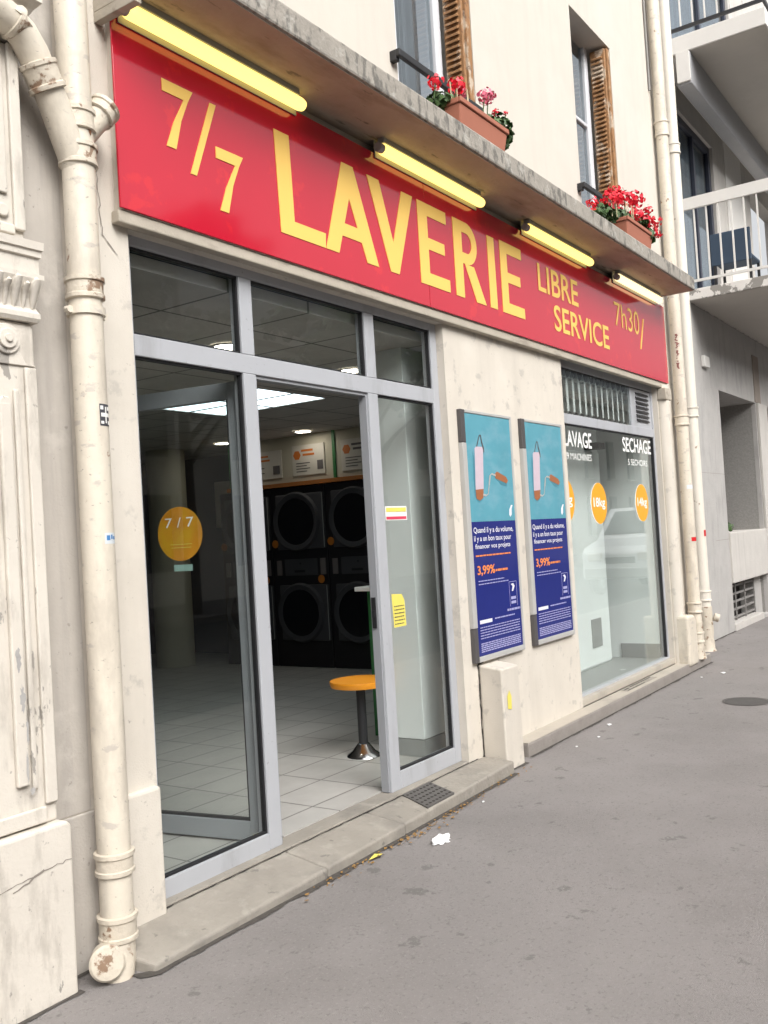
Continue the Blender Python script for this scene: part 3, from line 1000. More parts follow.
# ------------------------------------------------------------------ advertising panels
def poster(xo, label):
    p = thing('advert_panel', label, 'poster', (xo+0.345, -0.03, 0.68), 'advert panels on the wall')
    X0, X1, ZB, ZTp = xo, xo+0.70, 0.675, 2.275
    HW = 0.052
    fr_ = B()
    fr_.box(X0, X0+HW, -0.0315, 0.0, 0.892, 2.062)
    fr_.box(X1-0.025, X1, -0.0315, 0.0, ZB, ZTp).box(X0+HW, X1-0.025, -0.0315, 0.0, ZB, ZB+0.035).box(X0+HW, X1-0.025, -0.0315, 0.0, ZTp-0.02, ZTp)
    fr_.build('panel_frame', 'poster_frame', p, bev=0.004)
    B().box(X0, X0+HW, -0.030, 0.0, 2.064, ZTp).build('hinge_block', 'poster_hinge', p, bev=0.004)
    B().box(X0, X0+HW, -0.030, 0.0, ZB, 0.890).build('hinge_block', 'poster_hinge', p, bev=0.004)
    L_, R_ = X0+HW+0.001, X1-0.026
    zm = 1.56
    B().box(L_, R_, -0.026, 0.0, zm+.0005, ZTp-0.021).build('poster_picture', 'poster_teal', p)
    B().box(L_, R_, -0.026, 0.0, ZB+0.036, zm).build('poster_text_field', 'poster_navy', p)
    y = -0.0275
    cx = X0+0.205
    B().prism([(cx-0.085, 1.73), (cx-0.03, 1.68), (cx+0.03, 1.70), (cx+0.02, 1.76), (cx-0.06, 1.98), (cx-0.078, 2.02)], 0.0008, 'xz', y+0.001).build('roller_shadow', 'poster_shadow', p)
    poly = [(cx-0.065, 1.765), (cx+0.042, 1.772), (cx+0.065, 2.03), (cx+0.055, 2.045), (cx-0.03, 2.043), (cx-0.045, 2.03)]
    B().prism(poly, 0.0012, 'xz', y-0.0005).build('paint_roller', 'poster_pink', p)
    B().prism([(cx-0.062, 1.71), (cx-0.02, 1.695), (cx+0.03, 1.715), (cx+0.04, 1.7715), (cx-0.065, 1.7645)], 0.0012, 'xz', y-0.0005).build('roller_end', 'poster_wood', p)
    rd = B()
    ribbon([(cx-0.02, 2.044), (cx+0.0, 2.075), (cx+0.025, 2.12), (cx+0.045, 2.12), (cx+0.052, 2.08), (cx+0.075, 2.03), (cx+0.075, 2.01)], 0.012, y-0.0008, rd)
    rd.build('hanging_wire', 'poster_hinge', p)
    rd = B()
    ribbon([(cx+0.03, 1.735), (cx+0.07, 1.728), (cx+0.10, 1.74), (cx+0.12, 1.80), (cx+0.14, 1.86), (cx+0.165, 1.872), (cx+0.22, 1.862)], 0.012, y-0.0008, rd)
    rd.build('roller_arm', 'poster_frame', p)
    B().prism([(cx+0.21, 1.85), (cx+0.30, 1.80), (cx+0.375, 1.795), (cx+0.36, 1.81), (cx+0.25, 1.862)], 0.0008, 'xz', y).build('handle_shadow', 'poster_shadow', p)
    B().prism([(cx+0.205, 1.868), (cx+0.22, 1.842), (cx+0.37, 1.812), (cx+0.395, 1.83), (cx+0.37, 1.855), (cx+0.24, 1.89)], 0.0012, 'xz', y-0.0005).build('roller_handle', 'poster_wood', p)
    dr = B()
    dr.prism([(R_-0.085, 1.60), (R_-0.07, 1.585), (R_-0.05, 1.60), (R_-0.045, 1.64), (R_-0.028, 1.665), (R_-0.05, 1.665), (R_-0.08, 1.635)], 0.0008, 'xz', y)
    dr.build('drop_mark', 'poster_white', p)
    text('headline', 'Quand il y a du volume,', L_+0.025, R_-0.045, 1.478, 1.525, y, 'poster_white', p, bold=0.012)
    text('headline', 'il y a un bon taux pour', L_+0.025, R_-0.08, 1.425, 1.470, y, 'poster_white', p, bold=0.012)
    text('headline', 'financer vos projets', L_+0.035, R_-0.10, 1.378, 1.418, y, 'poster_white', p, bold=0.012)
    text('rate', '3,99%', L_+0.045, L_+0.28, 1.212, 1.280, y, 'poster_orange', p, bold=0.025)
    def line(b, xa, xb, z, h, yy=y):
        x = xa
        while x < xb:
            wl = random.uniform(0.012, 0.05)
            b.box(x, min(x+wl, xb), yy, yy+0.0006, z, z+h)
            x += wl+0.006
    fl = B(); line(fl, L_+0.035, R_-0.10, 1.338, 0.009); fl.build('subtitle', 'poster_orange', p)
    fl = B(); line(fl, L_+0.29, R_-0.16, 1.232, 0.014); fl.build('rate_note', 'poster_orange', p)
    fl = B()
    line(fl, L_+0.05, R_-0.22, 1.178, 0.006)
    line(fl, L_+0.05, R_-0.16, 1.158, 0.006)
    fl.build('rate_terms', 'poster_faint', p)
    fl = B(); line(fl, R_-0.20, R_-0.01, 0.958, 0.014); fl.build('address_line', 'poster_faint', p)
    fl = B()
    line(fl, L_+0.24, R_-0.10, 0.925, 0.008)
    fl.build('bank_line', 'poster_faint', p)
    fl = B()
    for k in range(5):
        line(fl, L_+0.035, R_-0.03, 0.885-0.017*k, 0.006)
    fl.build('small_print', 'poster_faint', p)
    hb = B()
    for k in range(5):
        line(hb, L_+0.035, R_-0.03, 0.783-0.0125*k, 0.007)
    hb.build('legal_lines', 'poster_faint', p)
    B().box(L_+0.035, L_+0.20, y, y+0.0006, 0.912, 0.935).build('logo_strip', 'poster_white', p)
    lx, lz = R_-0.155, 0.985
    lg_ = B()
    lg_.box(lx, lx+0.003, y, y+0.0006, lz, lz+0.165).box(lx+0.107, lx+0.11, y, y+0.0006, lz, lz+0.165).box(lx+0.003, lx+0.107, y, y+0.0006, lz+0.162, lz+0.165)
    lg_.box(lx+0.02, lx+0.09, y, y+0.0006, lz+0.045, lz+0.064).box(lx+0.02, lx+0.09, y, y+0.0006, lz+0.016, lz+0.034)
    lo = lg_.build('logo', 'poster_faint', p)
    B().prism([(lx+0.035, lz+0.10), (lx+0.055, lz+0.10), (lx+0.08, lz+0.132), (lx+0.062, lz+0.152), (lx+0.025, lz+0.148), (lx+0.05, lz+0.132)], 0.0006, 'xz', y-0.0004).build('logo_bird', 'poster_white', lo)
    return p


p1 = poster(5.105, 'blue paint roller advert panel on the wall, nearer the open door, above the stone box')
p2 = dup(p1, (0.86, 0, 0), 'blue paint roller advert panel on the wall, beside the display window edge')

# ------------------------------------------------------------------ service box
bx = thing('service_box', 'cream stone service box with a yellow sticker standing against the wall below the posters', 'service box', (5.3, -0.08, 0))
bb = B()
bb.hexa([(5.185, -0.165, -0.03), (5.425, -0.165, -0.03), (5.425, 0.0, -0.03), (5.185, 0.0, -0.03),
         (5.185, -0.16, 0.632), (5.42, -0.16, 0.632), (5.42, -0.001, 0.655), (5.185, -0.001, 0.655)])
bb.build('box_body', 'cream_render', bx, bev=0.012, seg=3)
B().prism([(5.235, 0.38), (5.285, 0.37), (5.29, 0.45), (5.265, 0.49), (5.235, 0.46)], 0.0006, 'xz', -0.1655).build('yellow_sticker', 'paper_yellow', bx)
cg = B()
ribbon(rough_path([(5.181, 0.03), (5.179, 0.35), (5.176, 0.66), (5.25, 0.672)], 0.03, 0.004), 0.012, -0.003, cg)
cg.build('wall_crack', 'joint_and_shade_black', bx)

# ------------------------------------------------------------------ grates and covers
gr = thing('step_grate', 'dark metal grate with small holes set into the door step', 'grate', (4.33, -0.13, 0.084))
gpl = B()
gq = [(4.15, -0.222), (4.43, -0.222), (4.51, -0.012), (4.23, -0.012)]
gpl.hexa([(x, y, 0.0) for x, y in gq]+[(x, y, step_z(x, y)+0.009) for x, y in gq])
gpl.build('grate_plate', 'cast_iron', gr)
gh = B()
for i in range(8):
    for j in range(5):
        hx, hy = 4.18+i*0.034+j*0.015, -0.200+j*0.04
        gh.disc((hx, hy, step_z(hx, hy)+0.0085), 0.0085, 0.002, 'z', 8)
gh.build('grate_holes', 'joint_and_shade_black', gr)  # flat dark discs painted for the shade inside the holes
vt = thing('vent_plate', 'slotted metal vent plate let into the ledge below the display window', 'vent plate', (7.9, -0.03, 0.09))
B().box(7.55, 8.30, -0.085, -0.012, 0.08, 0.0945).build('plate', 'step_stone', vt, bev=0.002)
vs_ = B()
vs_.box(7.58, 8.0, -0.078, -0.068, 0.0944, 0.0955).box(7.75, 8.27, -0.034, -0.022, 0.0944, 0.0955).box(7.58, 7.70, -0.045, -0.0315, 0.0944, 0.0955)
vs_.build('slots', 'joint_and_shade_black', vt)  # dark strips stand in for the shaded slots
mh = thing('manhole_cover', 'round dark manhole cover in the pavement near the far building', 'manhole cover', (7.83, -0.96, 0))
B().disc((7.83, -0.96, -0.01), 0.165, 0.0145, 'z', 40).build('cover_plate', 'manhole_iron', mh)
mr_ = B()
for k in range(40):
    a, b2 = 2*math.pi*k/40, 2*math.pi*(k+1)/40
    mr_.face([(7.83+.168*math.cos(a), -.96+.168*math.sin(a), .005), (7.83+.185*math.cos(a), -.96+.185*math.sin(a), .005),
              (7.83+.185*math.cos(b2), -.96+.185*math.sin(b2), .005), (7.83+.168*math.cos(b2), -.96+.168*math.sin(b2), .005)])
mr_.build('cover_rim', 'cast_iron', mh)


# ------------------------------------------------------------------ downpipes
def collar(b, c, d, r, h, lip=0.010):
    """raised socket on a pipe: c centre, d unit direction"""
    c, d = Vector(c), Vector(d).normalized()
    prof = [(-h/2, r+0.001), (-h/2+0.004, r+lip), (-h/2+0.018, r+lip), (-h/2+0.022, r+lip*0.6), (h/2-0.022, r+lip*0.6), (h/2-0.018, r+lip*1.15), (h/2-0.003, r+lip*1.15), (h/2, r+0.001)]
    b.tube([c+d*t for t, _ in prof], [q for _, q in prof], 28, cap=False)


def bolt(b, c):
    b.disc((c[0], c[1]-0.012, c[2]), 0.014, 0.02, 'y', 8)


PX, PY, PR = 2.222, -0.105, 0.060
dp = thing('downpipe', 'thick cream cast iron downpipe with a Y branch left of the red sign', 'drainpipe', (PX, PY, 0))
B().tube([(PX, PY, 0.09), (PX, PY, 1.0), (PX, PY, 2.0), (PX, PY, 2.9), (PX-0.002, PY, 5.2)], PR, 32).build('pipe', 'pipe_paint', dp, smooth=True)
for z in (3.10, 2.97, 2.475, 0.385, 0.155):
    cb_ = B()
    collar(cb_, (PX, PY, z), (0, 0, 1), PR, 0.085 if z > .2 else 0.095, 0.011)
    cb_.build('collar', 'pipe_collar', dp, smooth=True)
cl = B()
cl.tube([(PX, PY, 2.375), (PX, PY, 2.405)], PR+0.009, 28)
bolt(cl, (PX-0.078, PY-0.0, 2.39)); bolt(cl, (PX+0.078, PY-0.0, 2.385))
cl.build('clamp', 'pipe_paint', dp, smooth=True)
# Y branch
yb = B()
path = [(1.86, PY-0.03, 3.38), (1.94, PY-0.03, 3.355), (1.99, PY-0.025, 3.33), (2.035, PY-0.02, 3.28), (2.07, PY-0.015, 3.22), (2.12, PY-0.01, 3.13), (2.185, PY, 3.0), (2.215, PY, 2.93)]
yb.tube(path, 0.056, 28)
yb.build('branch', 'pipe_paint', dp, smooth=True)
yc = B()
d1 = (Vector(path[5])-Vector(path[4]))
collar(yc, Vector((2.075, PY-0.015, 3.21)), d1, 0.056, 0.10, 0.012)
yc.build('collar', 'pipe_collar', dp, smooth=True)
yc = B()
collar(yc, Vector((1.955, PY-0.03, 3.35)), (1, 0, -0.4), 0.056, 0.02, 0.008)
yc.build('collar', 'pipe_collar', dp, smooth=True)
ys_ = B()
ys_.tube([(2.245, PY, 3.06), (2.30, PY-0.01, 3.13), (2.335, PY-0.015, 3.175)], [0.05, 0.05, 0.05], 24)
collar(ys_, (2.33, PY-0.015, 3.17), (0.35, -0.05, 0.45), 0.05, 0.06, 0.010)
ys_.build('inlet', 'pipe_collar', dp, smooth=True)
# foot: elbow with round inspection cap
ft = B()
ft.tube([(PX, PY, 0.16), (PX-0.003, PY, 0.10), (PX-0.02, PY-0.02, 0.05), (PX-0.04, PY-0.04, 0.02), (PX-0.05, PY-0.05, -0.05)], [0.062, 0.062, 0.06, 0.058, 0.05], 24)
ft.build('elbow', 'pipe_collar', dp, smooth=True)
dirc = Vector((-0.55, -0.80, 0.12)).normalized()
c0 = Vector((PX-0.078, PY-0.025, 0.072))
cp = B()
cp.tube([c0-dirc*0.03, c0+dirc*0.035, c0+dirc*0.037, c0+dirc*0.060, c0+dirc*0.070, c0+dirc*0.074], [0.050, 0.050, 0.060, 0.062, 0.054, 0.02], 32)
cp.build('inspection_cap', 'pipe_collar', dp, smooth=True)
ru = B()
for (x, z, s) in ((2.235, 3.055, 0.011),):
    rr = 0.0735 if z < 1 else 0.0605
    for k in range(3):
        zz = z+(k-1)*s*0.8
        pts = []
        for a in range(9):
            q = 2*math.pi*a/9
            xx = x+math.cos(q)*s*random.uniform(0.6, 1)*(0.6 if k != 1 else 1)
            yy = -math.sqrt(max(1e-6, rr*rr-(xx-PX)**2))+PY-0.0012-0.0003*k
            pts.append((xx, yy, zz+math.sin(q)*s*random.uniform(0.7, 1.3)))
        ru.face(pts)
ru.build('rust_spot', 'rust', dp)


def curved_tag(b, cx, cy, r, a0, a1, z0, z1, off=0.001):
    n = 8
    for k in range(n):
        qa, qb = R(a0+(a1-a0)*k/n), R(a0+(a1-a0)*(k+1)/n)
        p = lambda q, z: (cx+(r+off)*math.cos(q), cy+(r+off)*math.sin(q), z)
        b.face([p(qa, z0), p(qb, z0), p(qb, z1), p(qa, z1)])


t1 = B(); curved_tag(t1, PX, PY, PR, -100, -48, 1.965, 2.045)
to_ = t1.build('square_sticker', 'ink', dp)
t2 = B(); curved_tag(t2, PX, PY, PR, -77, -70, 1.975, 2.035, 0.002); curved_tag(t2, PX, PY, PR, -95, -52, 1.998, 2.012, 0.002)
curved_tag(t2, PX, PY, PR, -97, -85, 2.024, 2.038, 0.002); curved_tag(t2, PX, PY, PR, -66, -52, 2.022, 2.036, 0.002)
curved_tag(t2, PX, PY, PR, -96, -84, 1.972, 1.982, 0.002); curved_tag(t2, PX, PY, PR, -64, -52, 1.970, 1.984, 0.002)
t2.build('sticker_print', 'paper_white', to_)
t3 = B(); curved_tag(t3, PX, PY, PR, -105, -55, 1.535, 1.575)
t3o = t3.build('torn_sticker', 'tag_pale', dp)
t4 = B()
for a, b2, z0, z1 in ((-98, -84, 1.548, 1.566), (-80, -72, 1.552, 1.568), (-69, -58, 1.55, 1.562)):
    curved_tag(t4, PX, PY, PR, a, b2, z0, z1, 0.002)
t4.build('sticker_print', 'tag_blue', t3o)

# right-hand pair
r1 = thing('downpipe', 'cream downpipe at the right end of the sign, standing on the ledge', 'drainpipe', (9.56, -0.09, 0.09))
B().tube([(9.56, -0.09, 0.15), (9.56, -0.09, 4.0), (9.545, -0.09, 8.5)], 0.060, 24).build('pipe', 'pipe_paint', r1, smooth=True)
for z in (5.50, 2.50, 0.60, 0.30):
    c_ = B()
    collar(c_, (9.56, -0.09, z), (0, 0, 1), 0.06, 0.11 if z < 5 else 0.16, 0.014)
    c_.build('collar', 'pipe_paint', r1, smooth=True)
B().tube([(9.56, -0.09, 0.085), (9.56, -0.09, 0.16), (9.56, -0.09, 0.45)], [0.085, 0.068, 0.066], 20).build('shoe', 'pipe_collar', r1, smooth=True)
B().tube([(9.47, -0.02, 5.9), (9.465, -0.02, 8.5)], 0.012, 10).build('cable', 'grille_metal', r1, smooth=True)
t = B()
for k in range(34):
    zk = 3.02+0.0105*k
    if random.random() < 0.25:
        continue
    ak = -172+random.uniform(-8, 8)
    curved_tag(t, 9.56, -0.09, 0.0605, ak, ak+random.uniform(12, 34)*(0.5+0.5*math.sin(k*0.33)**2), zk, zk+0.0105)
t.build('peeled_paint', 'peel_red', r1)
t = B(); curved_tag(t, 9.56, -0.09, 0.06, -150, -75, 1.27, 1.31); t.build('red_tag', 'tag_red', r1)
t = B(); curved_tag(t, 9.56, -0.09, 0.06, -160, -80, 1.80, 1.84); t.build('pale_tag', 'tag_pale', r1)
r2 = thing('downpipe', 'pale downpipe at the joint with the balcony building, rightmost of the pair', 'drainpipe', (10.72, 0.14, 0))
B().tube([(10.72, 0.14, 0.1), (10.72, 0.14, 4.0), (10.72, 0.14, 8.6)], 0.068, 24).build('pipe', 'pipe_paint_pale', r2, smooth=True)
for z in (5.72, 2.70, 0.62):
    c_ = B()
    collar(c_, (10.72, 0.14, z), (0, 0, 1), 0.068, 0.12, 0.014)
    c_.build('collar', 'pipe_paint_pale', r2, smooth=True)
c_ = B()
c_.tube([(10.72, 0.14, 0.0), (10.72, 0.14, 0.03), (10.72, 0.14, 0.1), (10.72, 0.14, 0.14), (10.72, 0.14, 0.2), (10.72, 0.14, 0.5)], [0.10, 0.085, 0.085, 0.074, 0.082, 0.078], 20)
c_.tube([(10.74, 0.05, 0.38), (10.76, 0.0, 0.36)], 0.045, 12)
c_.build('shoe', 'pipe_collar', r2, smooth=True)
t = B(); curved_tag(t, 10.72, 0.14, 0.068, -120, -75, 1.29, 1.36); t.build('red_tag', 'tag_red', r2)

# ------------------------------------------------------------------ left building with pilaster
lbd = thing('pilaster_building', 'pale painted building with an ornate carved pilaster at the left edge', 'building', (1.7, 0, 0))
B().box(-6.0, 2.042, -0.004, 0.3, -0.05, 8.0).build('wall', 'grey_render', lbd)
B().prism([(0.6, -0.05), (2.035, -0.05), (2.04, 0.575), (2.02, 0.592), (0.6, 0.592)], 0.11, 'xz', -0.12).build('plinth', 'stone_paint', lbd, bev=0.015, seg=3)
ps_ = B()
ps_.box(1.2, 2.012, -0.08, -0.005, 0.593, 2.318)
pil = ps_.build('pilaster', 'stone_paint', lbd, bev=0.008)
fm = B()
fm.box(1.962, 2.008, -0.096, -0.081, 0.66, 2.16)
fm.box(1.2, 1.962, -0.096, -0.081, 0.60, 0.655)
fm.build('panel_border', 'stone_paint', pil, bev=0.006, seg=3)
f2 = B()
f2.box(1.915, 1.935, -0.094, -0.081, 0.72, 2.08).box(1.855, 1.90, -0.100, -0.081, 0.74, 2.03)
f2.disc((1.8775, -0.099, 2.03), 0.0225, 0.017, 'y', 20)
f2.build('panel_reeds', 'stone_paint', pil, bev=0.006, seg=3)
rb = B()
for rr, yy in ((0.052, -0.098), (0.034, -0.108), (0.014, -0.116)):
    rb.disc((1.895, yy, 2.25), rr, -0.081-yy, 'y', 28)
rb.prism([(1.2, 2.165), (2.008, 2.165), (2.008, 2.17), (1.97, 2.175), (1.945, 2.22), (1.945, 2.29), (1.2, 2.29)], 0.008, 'xz', -0.0885)
rb.build('rosette', 'stone_paint', pil, bev=0.004)
cap = B()
prof = [(0.0, 2.32), (-0.098, 2.32), (-0.106, 2.333), (-0.106, 2.350), (-0.096, 2.362), (-0.092, 2.37), (-0.098, 2.40), (-0.112, 2.44), (-0.124, 2.468), (-0.124, 2.485), (-0.108, 2.488), (-0.108, 2.545), (-0.118, 2.548), (-0.118, 2.57), (-0.126, 2.572), (-0.128, 2.60), (0.0, 2.60)]
n_ = len(prof)


def mitred(profile, x0, xr, b):
    """moulding along x that returns to the wall at its right end"""
    a = [b.bm.verts.new((x0, y, z)) for y, z in profile]
    c = [b.bm.verts.new((xr+(0.55*(-y-0.08) if y < 0 else -0.06), y, z)) for y, z in profile]
    d = [b.bm.verts.new((xr+(0.55*(-y-0.08) if y < 0 else -0.06), -0.004, z)) for y, z in profile]
    for q, r_ in ((a, c), (c, d)):
        for i in range(len(profile)-1):
            b.bm.faces.new([q[i], r_[i], r_[i+1], q[i+1]])


mitred(prof, 1.2, 2.012, cap)
cap.build('capital', 'stone_paint', lbd)
ac = B()
for k in range(14):
    x = 2.016-0.014-k*0.036
    big = k % 2 == 0
    q = 0.017 if big else 0.012
    ac.tube([(x, -0.090, 2.366), (x, -0.098, 2.395), (x, -0.108, 2.43), (x, -0.122, 2.452 if big else 2.44), (x, -0.130, 2.462 if big else 2.445), (x, -0.124, 2.472 if big else 2.452)],
            [0.006, q*0.8, q, q, q*0.8, 0.004], 10)
ac.build('acanthus_leaves', 'stone_paint', lbd, smooth=True)
us = B()
us.box(1.2, 2.0, -0.075, -0.005, 2.601, 3.30)
us.box(1.955, 1.998, -0.092, -0.076, 2.64, 3.30).box(1.2, 1.955, -0.092, -0.076, 2.62, 2.655)
us.build('upper_shaft', 'stone_paint', lbd, bev=0.006, seg=3)
u2 = B()
u2.disc((1.912, -0.09, 2.70), 0.024, 0.014, 'y', 20).box(1.85, 1.935, -0.088, -0.076, 2.76, 3.3)
u2.build('shaft_panel', 'stone_paint', lbd, bev=0.005)
cn = B()
mitred([(0.0, 3.31), (-0.085, 3.31), (-0.10, 3.33), (-0.10, 3.35), (-0.115, 3.36), (-0.115, 3.38), (-0.15, 3.42), (-0.18, 3.44), (-0.18, 3.50), (0.0, 3.50)], 1.2, 1.99, cn)
cn.build('cornice', 'stone_paint', lbd)
bsk = B()
for k in range(26):
    x = 0.7+k*0.052
    bsk.box(x, x+0.05, -0.127, -0.1205, 0.432+random.uniform(-0.006, 0.006), 0.447+random.uniform(-0.003, 0.01))
bsk.bm.clear()
ribbon(rough_path([(1.3, 0.41), (1.7, 0.43), (1.86, 0.445), (1.93, 0.452), (2.03, 0.458)], 0.02, 0.006), 0.003, -0.1215, bsk)
bsk.build('crack', 'crack_dark', lbd)
bsk = B()
ribbon(rough_path([(1.80, 0.42), (1.92, 0.455)], 0.02, 0.008), 0.006, -0.1217, bsk)
bsk.build('crack', 'crack_dark', lbd)
# flaked paint patches on the pilaster shaft
fp = B()
for cx, cz, sx, sz in ((1.885, 1.03, 0.012, 0.055), (1.898, 0.92, 0.008, 0.05), (1.875, 1.16, 0.012, 0.05), (1.89, 0.80, 0.007, 0.06), (1.905, 0.72, 0.012, 0.016)):
    pts = [(cx+math.cos(a/22*6.283)*sx*random.uniform(0.35, 1.1), cz+math.sin(a/22*6.283)*sz*random.uniform(0.6, 1.0)) for a in range(22)]
    fp.face([(x, -0.1012, z) for x, z in pts])
fp.build('flaked_paint', 'grey_concrete', lbd)

# ------------------------------------------------------------------ balcony building at the right
rbd = thing('balcony_building', 'grey concrete apartment block with balconies beyond the downpipes', 'building', (12.5, 0.3, 0))
wall_grid(10.0, 30, -0.1, 4.14, 0.30, 0.36, [(12.60, 14.62, 0.05, 3.16), (15.25, 17.2, 0.05, 3.16), (17.8, 19.8, 0.05, 3.16)]).build('ground_wall', 'grey_concrete', rbd)
B().box(9.9, 10.02, 0.0, 0.3, -0.1, 4.14).build('party_wall', 'grey_concrete', rbd)
# deep porch bays
B().box(12.45, 12.598, 0.36, 2.6, -0.05, 3.3).build('porch_side', 'grey_concrete', rbd)
B().box(14.622, 14.80, 0.361, 2.6, -0.05, 3.3).build('porch_side', 'pebble_panel', rbd)
B().box(12.4, 20, 2.6, 2.7, -0.05, 3.3).build('porch_back', 'grey_concrete', rbd)
B().box(12.4, 20, 0.361, 2.6, 3.161, 3.28).build('porch_ceiling', 'grey_concrete', rbd)
B().box(14.60, 14.95, 0.288, 0.30, 3.17, 3.88).build('brown_strip', 'brown_panel', rbd)
B().box(14.66, 15.22, 0.26, 0.30, 0.6, 3.16).build('pier', 'pale_concrete', rbd, bev=0.01)
# planter wall of the bay with basement grille
B().box(12.60, 14.655, 0.27, 0.75, 0.62, 1.285).build('planter_wall', 'pale_concrete', rbd, bev=0.012)
B().box(15.225, 17.2, 0.27, 0.75, 0.62, 1.285).build('planter_wall', 'pale_concrete', rbd, bev=0.012)
B().box(12.60, 14.2, 0.285, 0.55, -0.05, 0.09).build('grille_sill', 'pale_concrete', rbd, bev=0.008)
B().box(14.2, 15.25, 0.40, 0.6, -0.05, 0.62).build('grille_pier', 'grey_concrete', rbd)
B().box(12.6, 14.2, 0.62, 0.66, 0.0, 0.62).build('grille_dark', 'joint_and_shade_black', rbd)  # dark sheet painted for the shade behind the grille
gg = B()
for k in range(5):
    gg.box(12.6, 14.2, 0.40, 0.425, 0.12+k*0.105, 0.145+k*0.105)
for x in (12.62, 13.1, 13.6, 14.15):
    gg.box(x, x+0.03, 0.39, 0.40, 0.09, 0.62)
gg.build('basement_grille', 'grille_metal', rbd)
B().box(11.86, 12.08, 0.25, 0.30, 3.38, 3.52).build('wall_lamp', 'balcony_paint', rbd, bev=0.008)
B().box(10.02, 12.60, 0.2985, 0.301, 2.05, 2.053).box(12.0, 12.598, 0.2983, 0.3, 1.2, 1.204).build('wall_joint', 'crack_dark', rbd)
# upper wall with glazed openings
wall_grid(10.0, 30, 4.14, 12, 0.50, 0.70, [(12.0, 13.95, 4.29, 6.86), (16.2, 18.2, 4.29, 6.86), (12.0, 15.6, 7.42, 9.9)]).build('upper_wall', 'pale_concrete', rbd)
B().box(14.6, 15.6, 0.485, 0.50, 4.29, 7.17).build('wall_return', 'balcony_paint', rbd)
for (xa, xb, za, zb) in ((12.0, 13.95, 4.29, 6.86), (12.0, 15.6, 7.42, 9.9)):
    f = B()
    f.box(xa, xa+0.06, 0.54, 0.60, za, zb).box(xb-0.10, xb, 0.54, 0.60, za, zb).box(xa+0.06, xb-0.1, 0.54, 0.6, zb-0.10, zb)
    f.box((xa+xb)/2+0.1, (xa+xb)/2+0.17, 0.54, 0.6, za, zb-0.1)
    fo_ = f.build('window', 'navy_frame', rbd, bev=0.006)
    f = B()
    f.box(xa+0.3, xa+0.36, 0.53, 0.56, za, zb-0.1)
    f.build('sash', 'balcony_paint', fo_)
    B().box(xa+0.06, xb-0.1, 0.575, 0.58, za, zb-0.1).build('pane', 'window_glass', fo_)
    cu = B()
    pr = None
    for k in range(61):
        x = xa+(xb-xa)*k/60
        y = 0.64+0.018*math.sin(k*1.3)+0.012*math.sin(k*0.51)
        if pr:
            cu.face([(pr[0], pr[1], za), (x, y, za), (x, y, zb), (pr[0], pr[1], zb)])
        pr = (x, y)
    cu.build('curtain', 'net_curtain', fo_)
# shutter box beam under the upper slab
B().box(11.5, 17, 0.08, 0.25, 6.77, 7.17).build('roller_box', 'shutter_box', rbd, bev=0.01)
B().box(11.47, 11.499, 0.085, 0.245, 6.80, 7.165).build('roller_box_end', 'balcony_paint', rbd, bev=0.004)
for zb, zt, mt in ((4.14, 4.275, 'balcony_peeling'), (7.17, 7.385, 'balcony_paint')):
    bl = B().box(11.5, 22, -0.80, 0.5, zb+0.006, zt).build('balcony', mt, rbd, bev=0.008)
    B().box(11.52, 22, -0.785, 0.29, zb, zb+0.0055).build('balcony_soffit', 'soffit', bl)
    rl = B()
    if zb < 5:
        rl.box(11.5, 11.54, -0.80, 0.45, zt+0.98, zt+1.12).box(11.54, 22, -0.80, -0.76, zt+0.98, zt+1.12)
        rl.box(11.508, 11.532, -0.79, 0.45, zt+0.085, zt+0.115).box(11.54, 22, -0.79, -0.77, zt+0.085, zt+0.115)
        y = -0.70
        while y < 0.4:
            rl.box(11.511, 11.529, y-0.009, y+0.009, zt+0.115, zt+0.98)
            y += 0.145
        x = 11.7
        while x < 16:
            rl.box(x-0.009, x+0.009, -0.789, -0.771, zt+0.115, zt+0.98)
            x += 0.145
        rl.build('railing', 'balcony_paint', bl)
    else:
        rl.box(11.5, 11.53, -0.80, 0.45, zt+0.07, zt+0.11).box(11.53, 18, -0.80, -0.77, zt+0.07, zt+0.11)
        rl.box(11.5, 11.53, -0.80, 0.45, zt+1.0, zt+1.04)
        rl.build('railing', 'dark_metal', bl)
        p_ = B()
        for k in range(9):
            y = -0.70+k*0.145
            p_.box(11.506, 11.524, y-0.008, y+0.008, zt+0.11, zt+1.0)
        p_.build('railing_bar', 'balcony_paint', bl)
ch_ = thing('garden_chair', 'dark blue chair standing on the lower balcony behind the white bars', 'chair', (12.2, -0.1, 4.276))
cbx = B()
cbx.box(12.0, 12.45, -0.36, 0.10, 4.66, 4.70)
cbx.build('seat', 'chair_blue', ch_, bev=0.01)
B().box(11.96, 12.0, -0.36, 0.12, 4.62, 5.02).build('backrest', 'chair_blue', ch_, bev=0.01)
for lx, ly in ((11.98, -0.34), (12.42, -0.34), (11.98, 0.08), (12.42, 0.08)):
    B().box(lx-0.015, lx+0.015, ly-0.015, ly+0.015, 4.276, 4.66).build('leg', 'dark_metal', ch_)


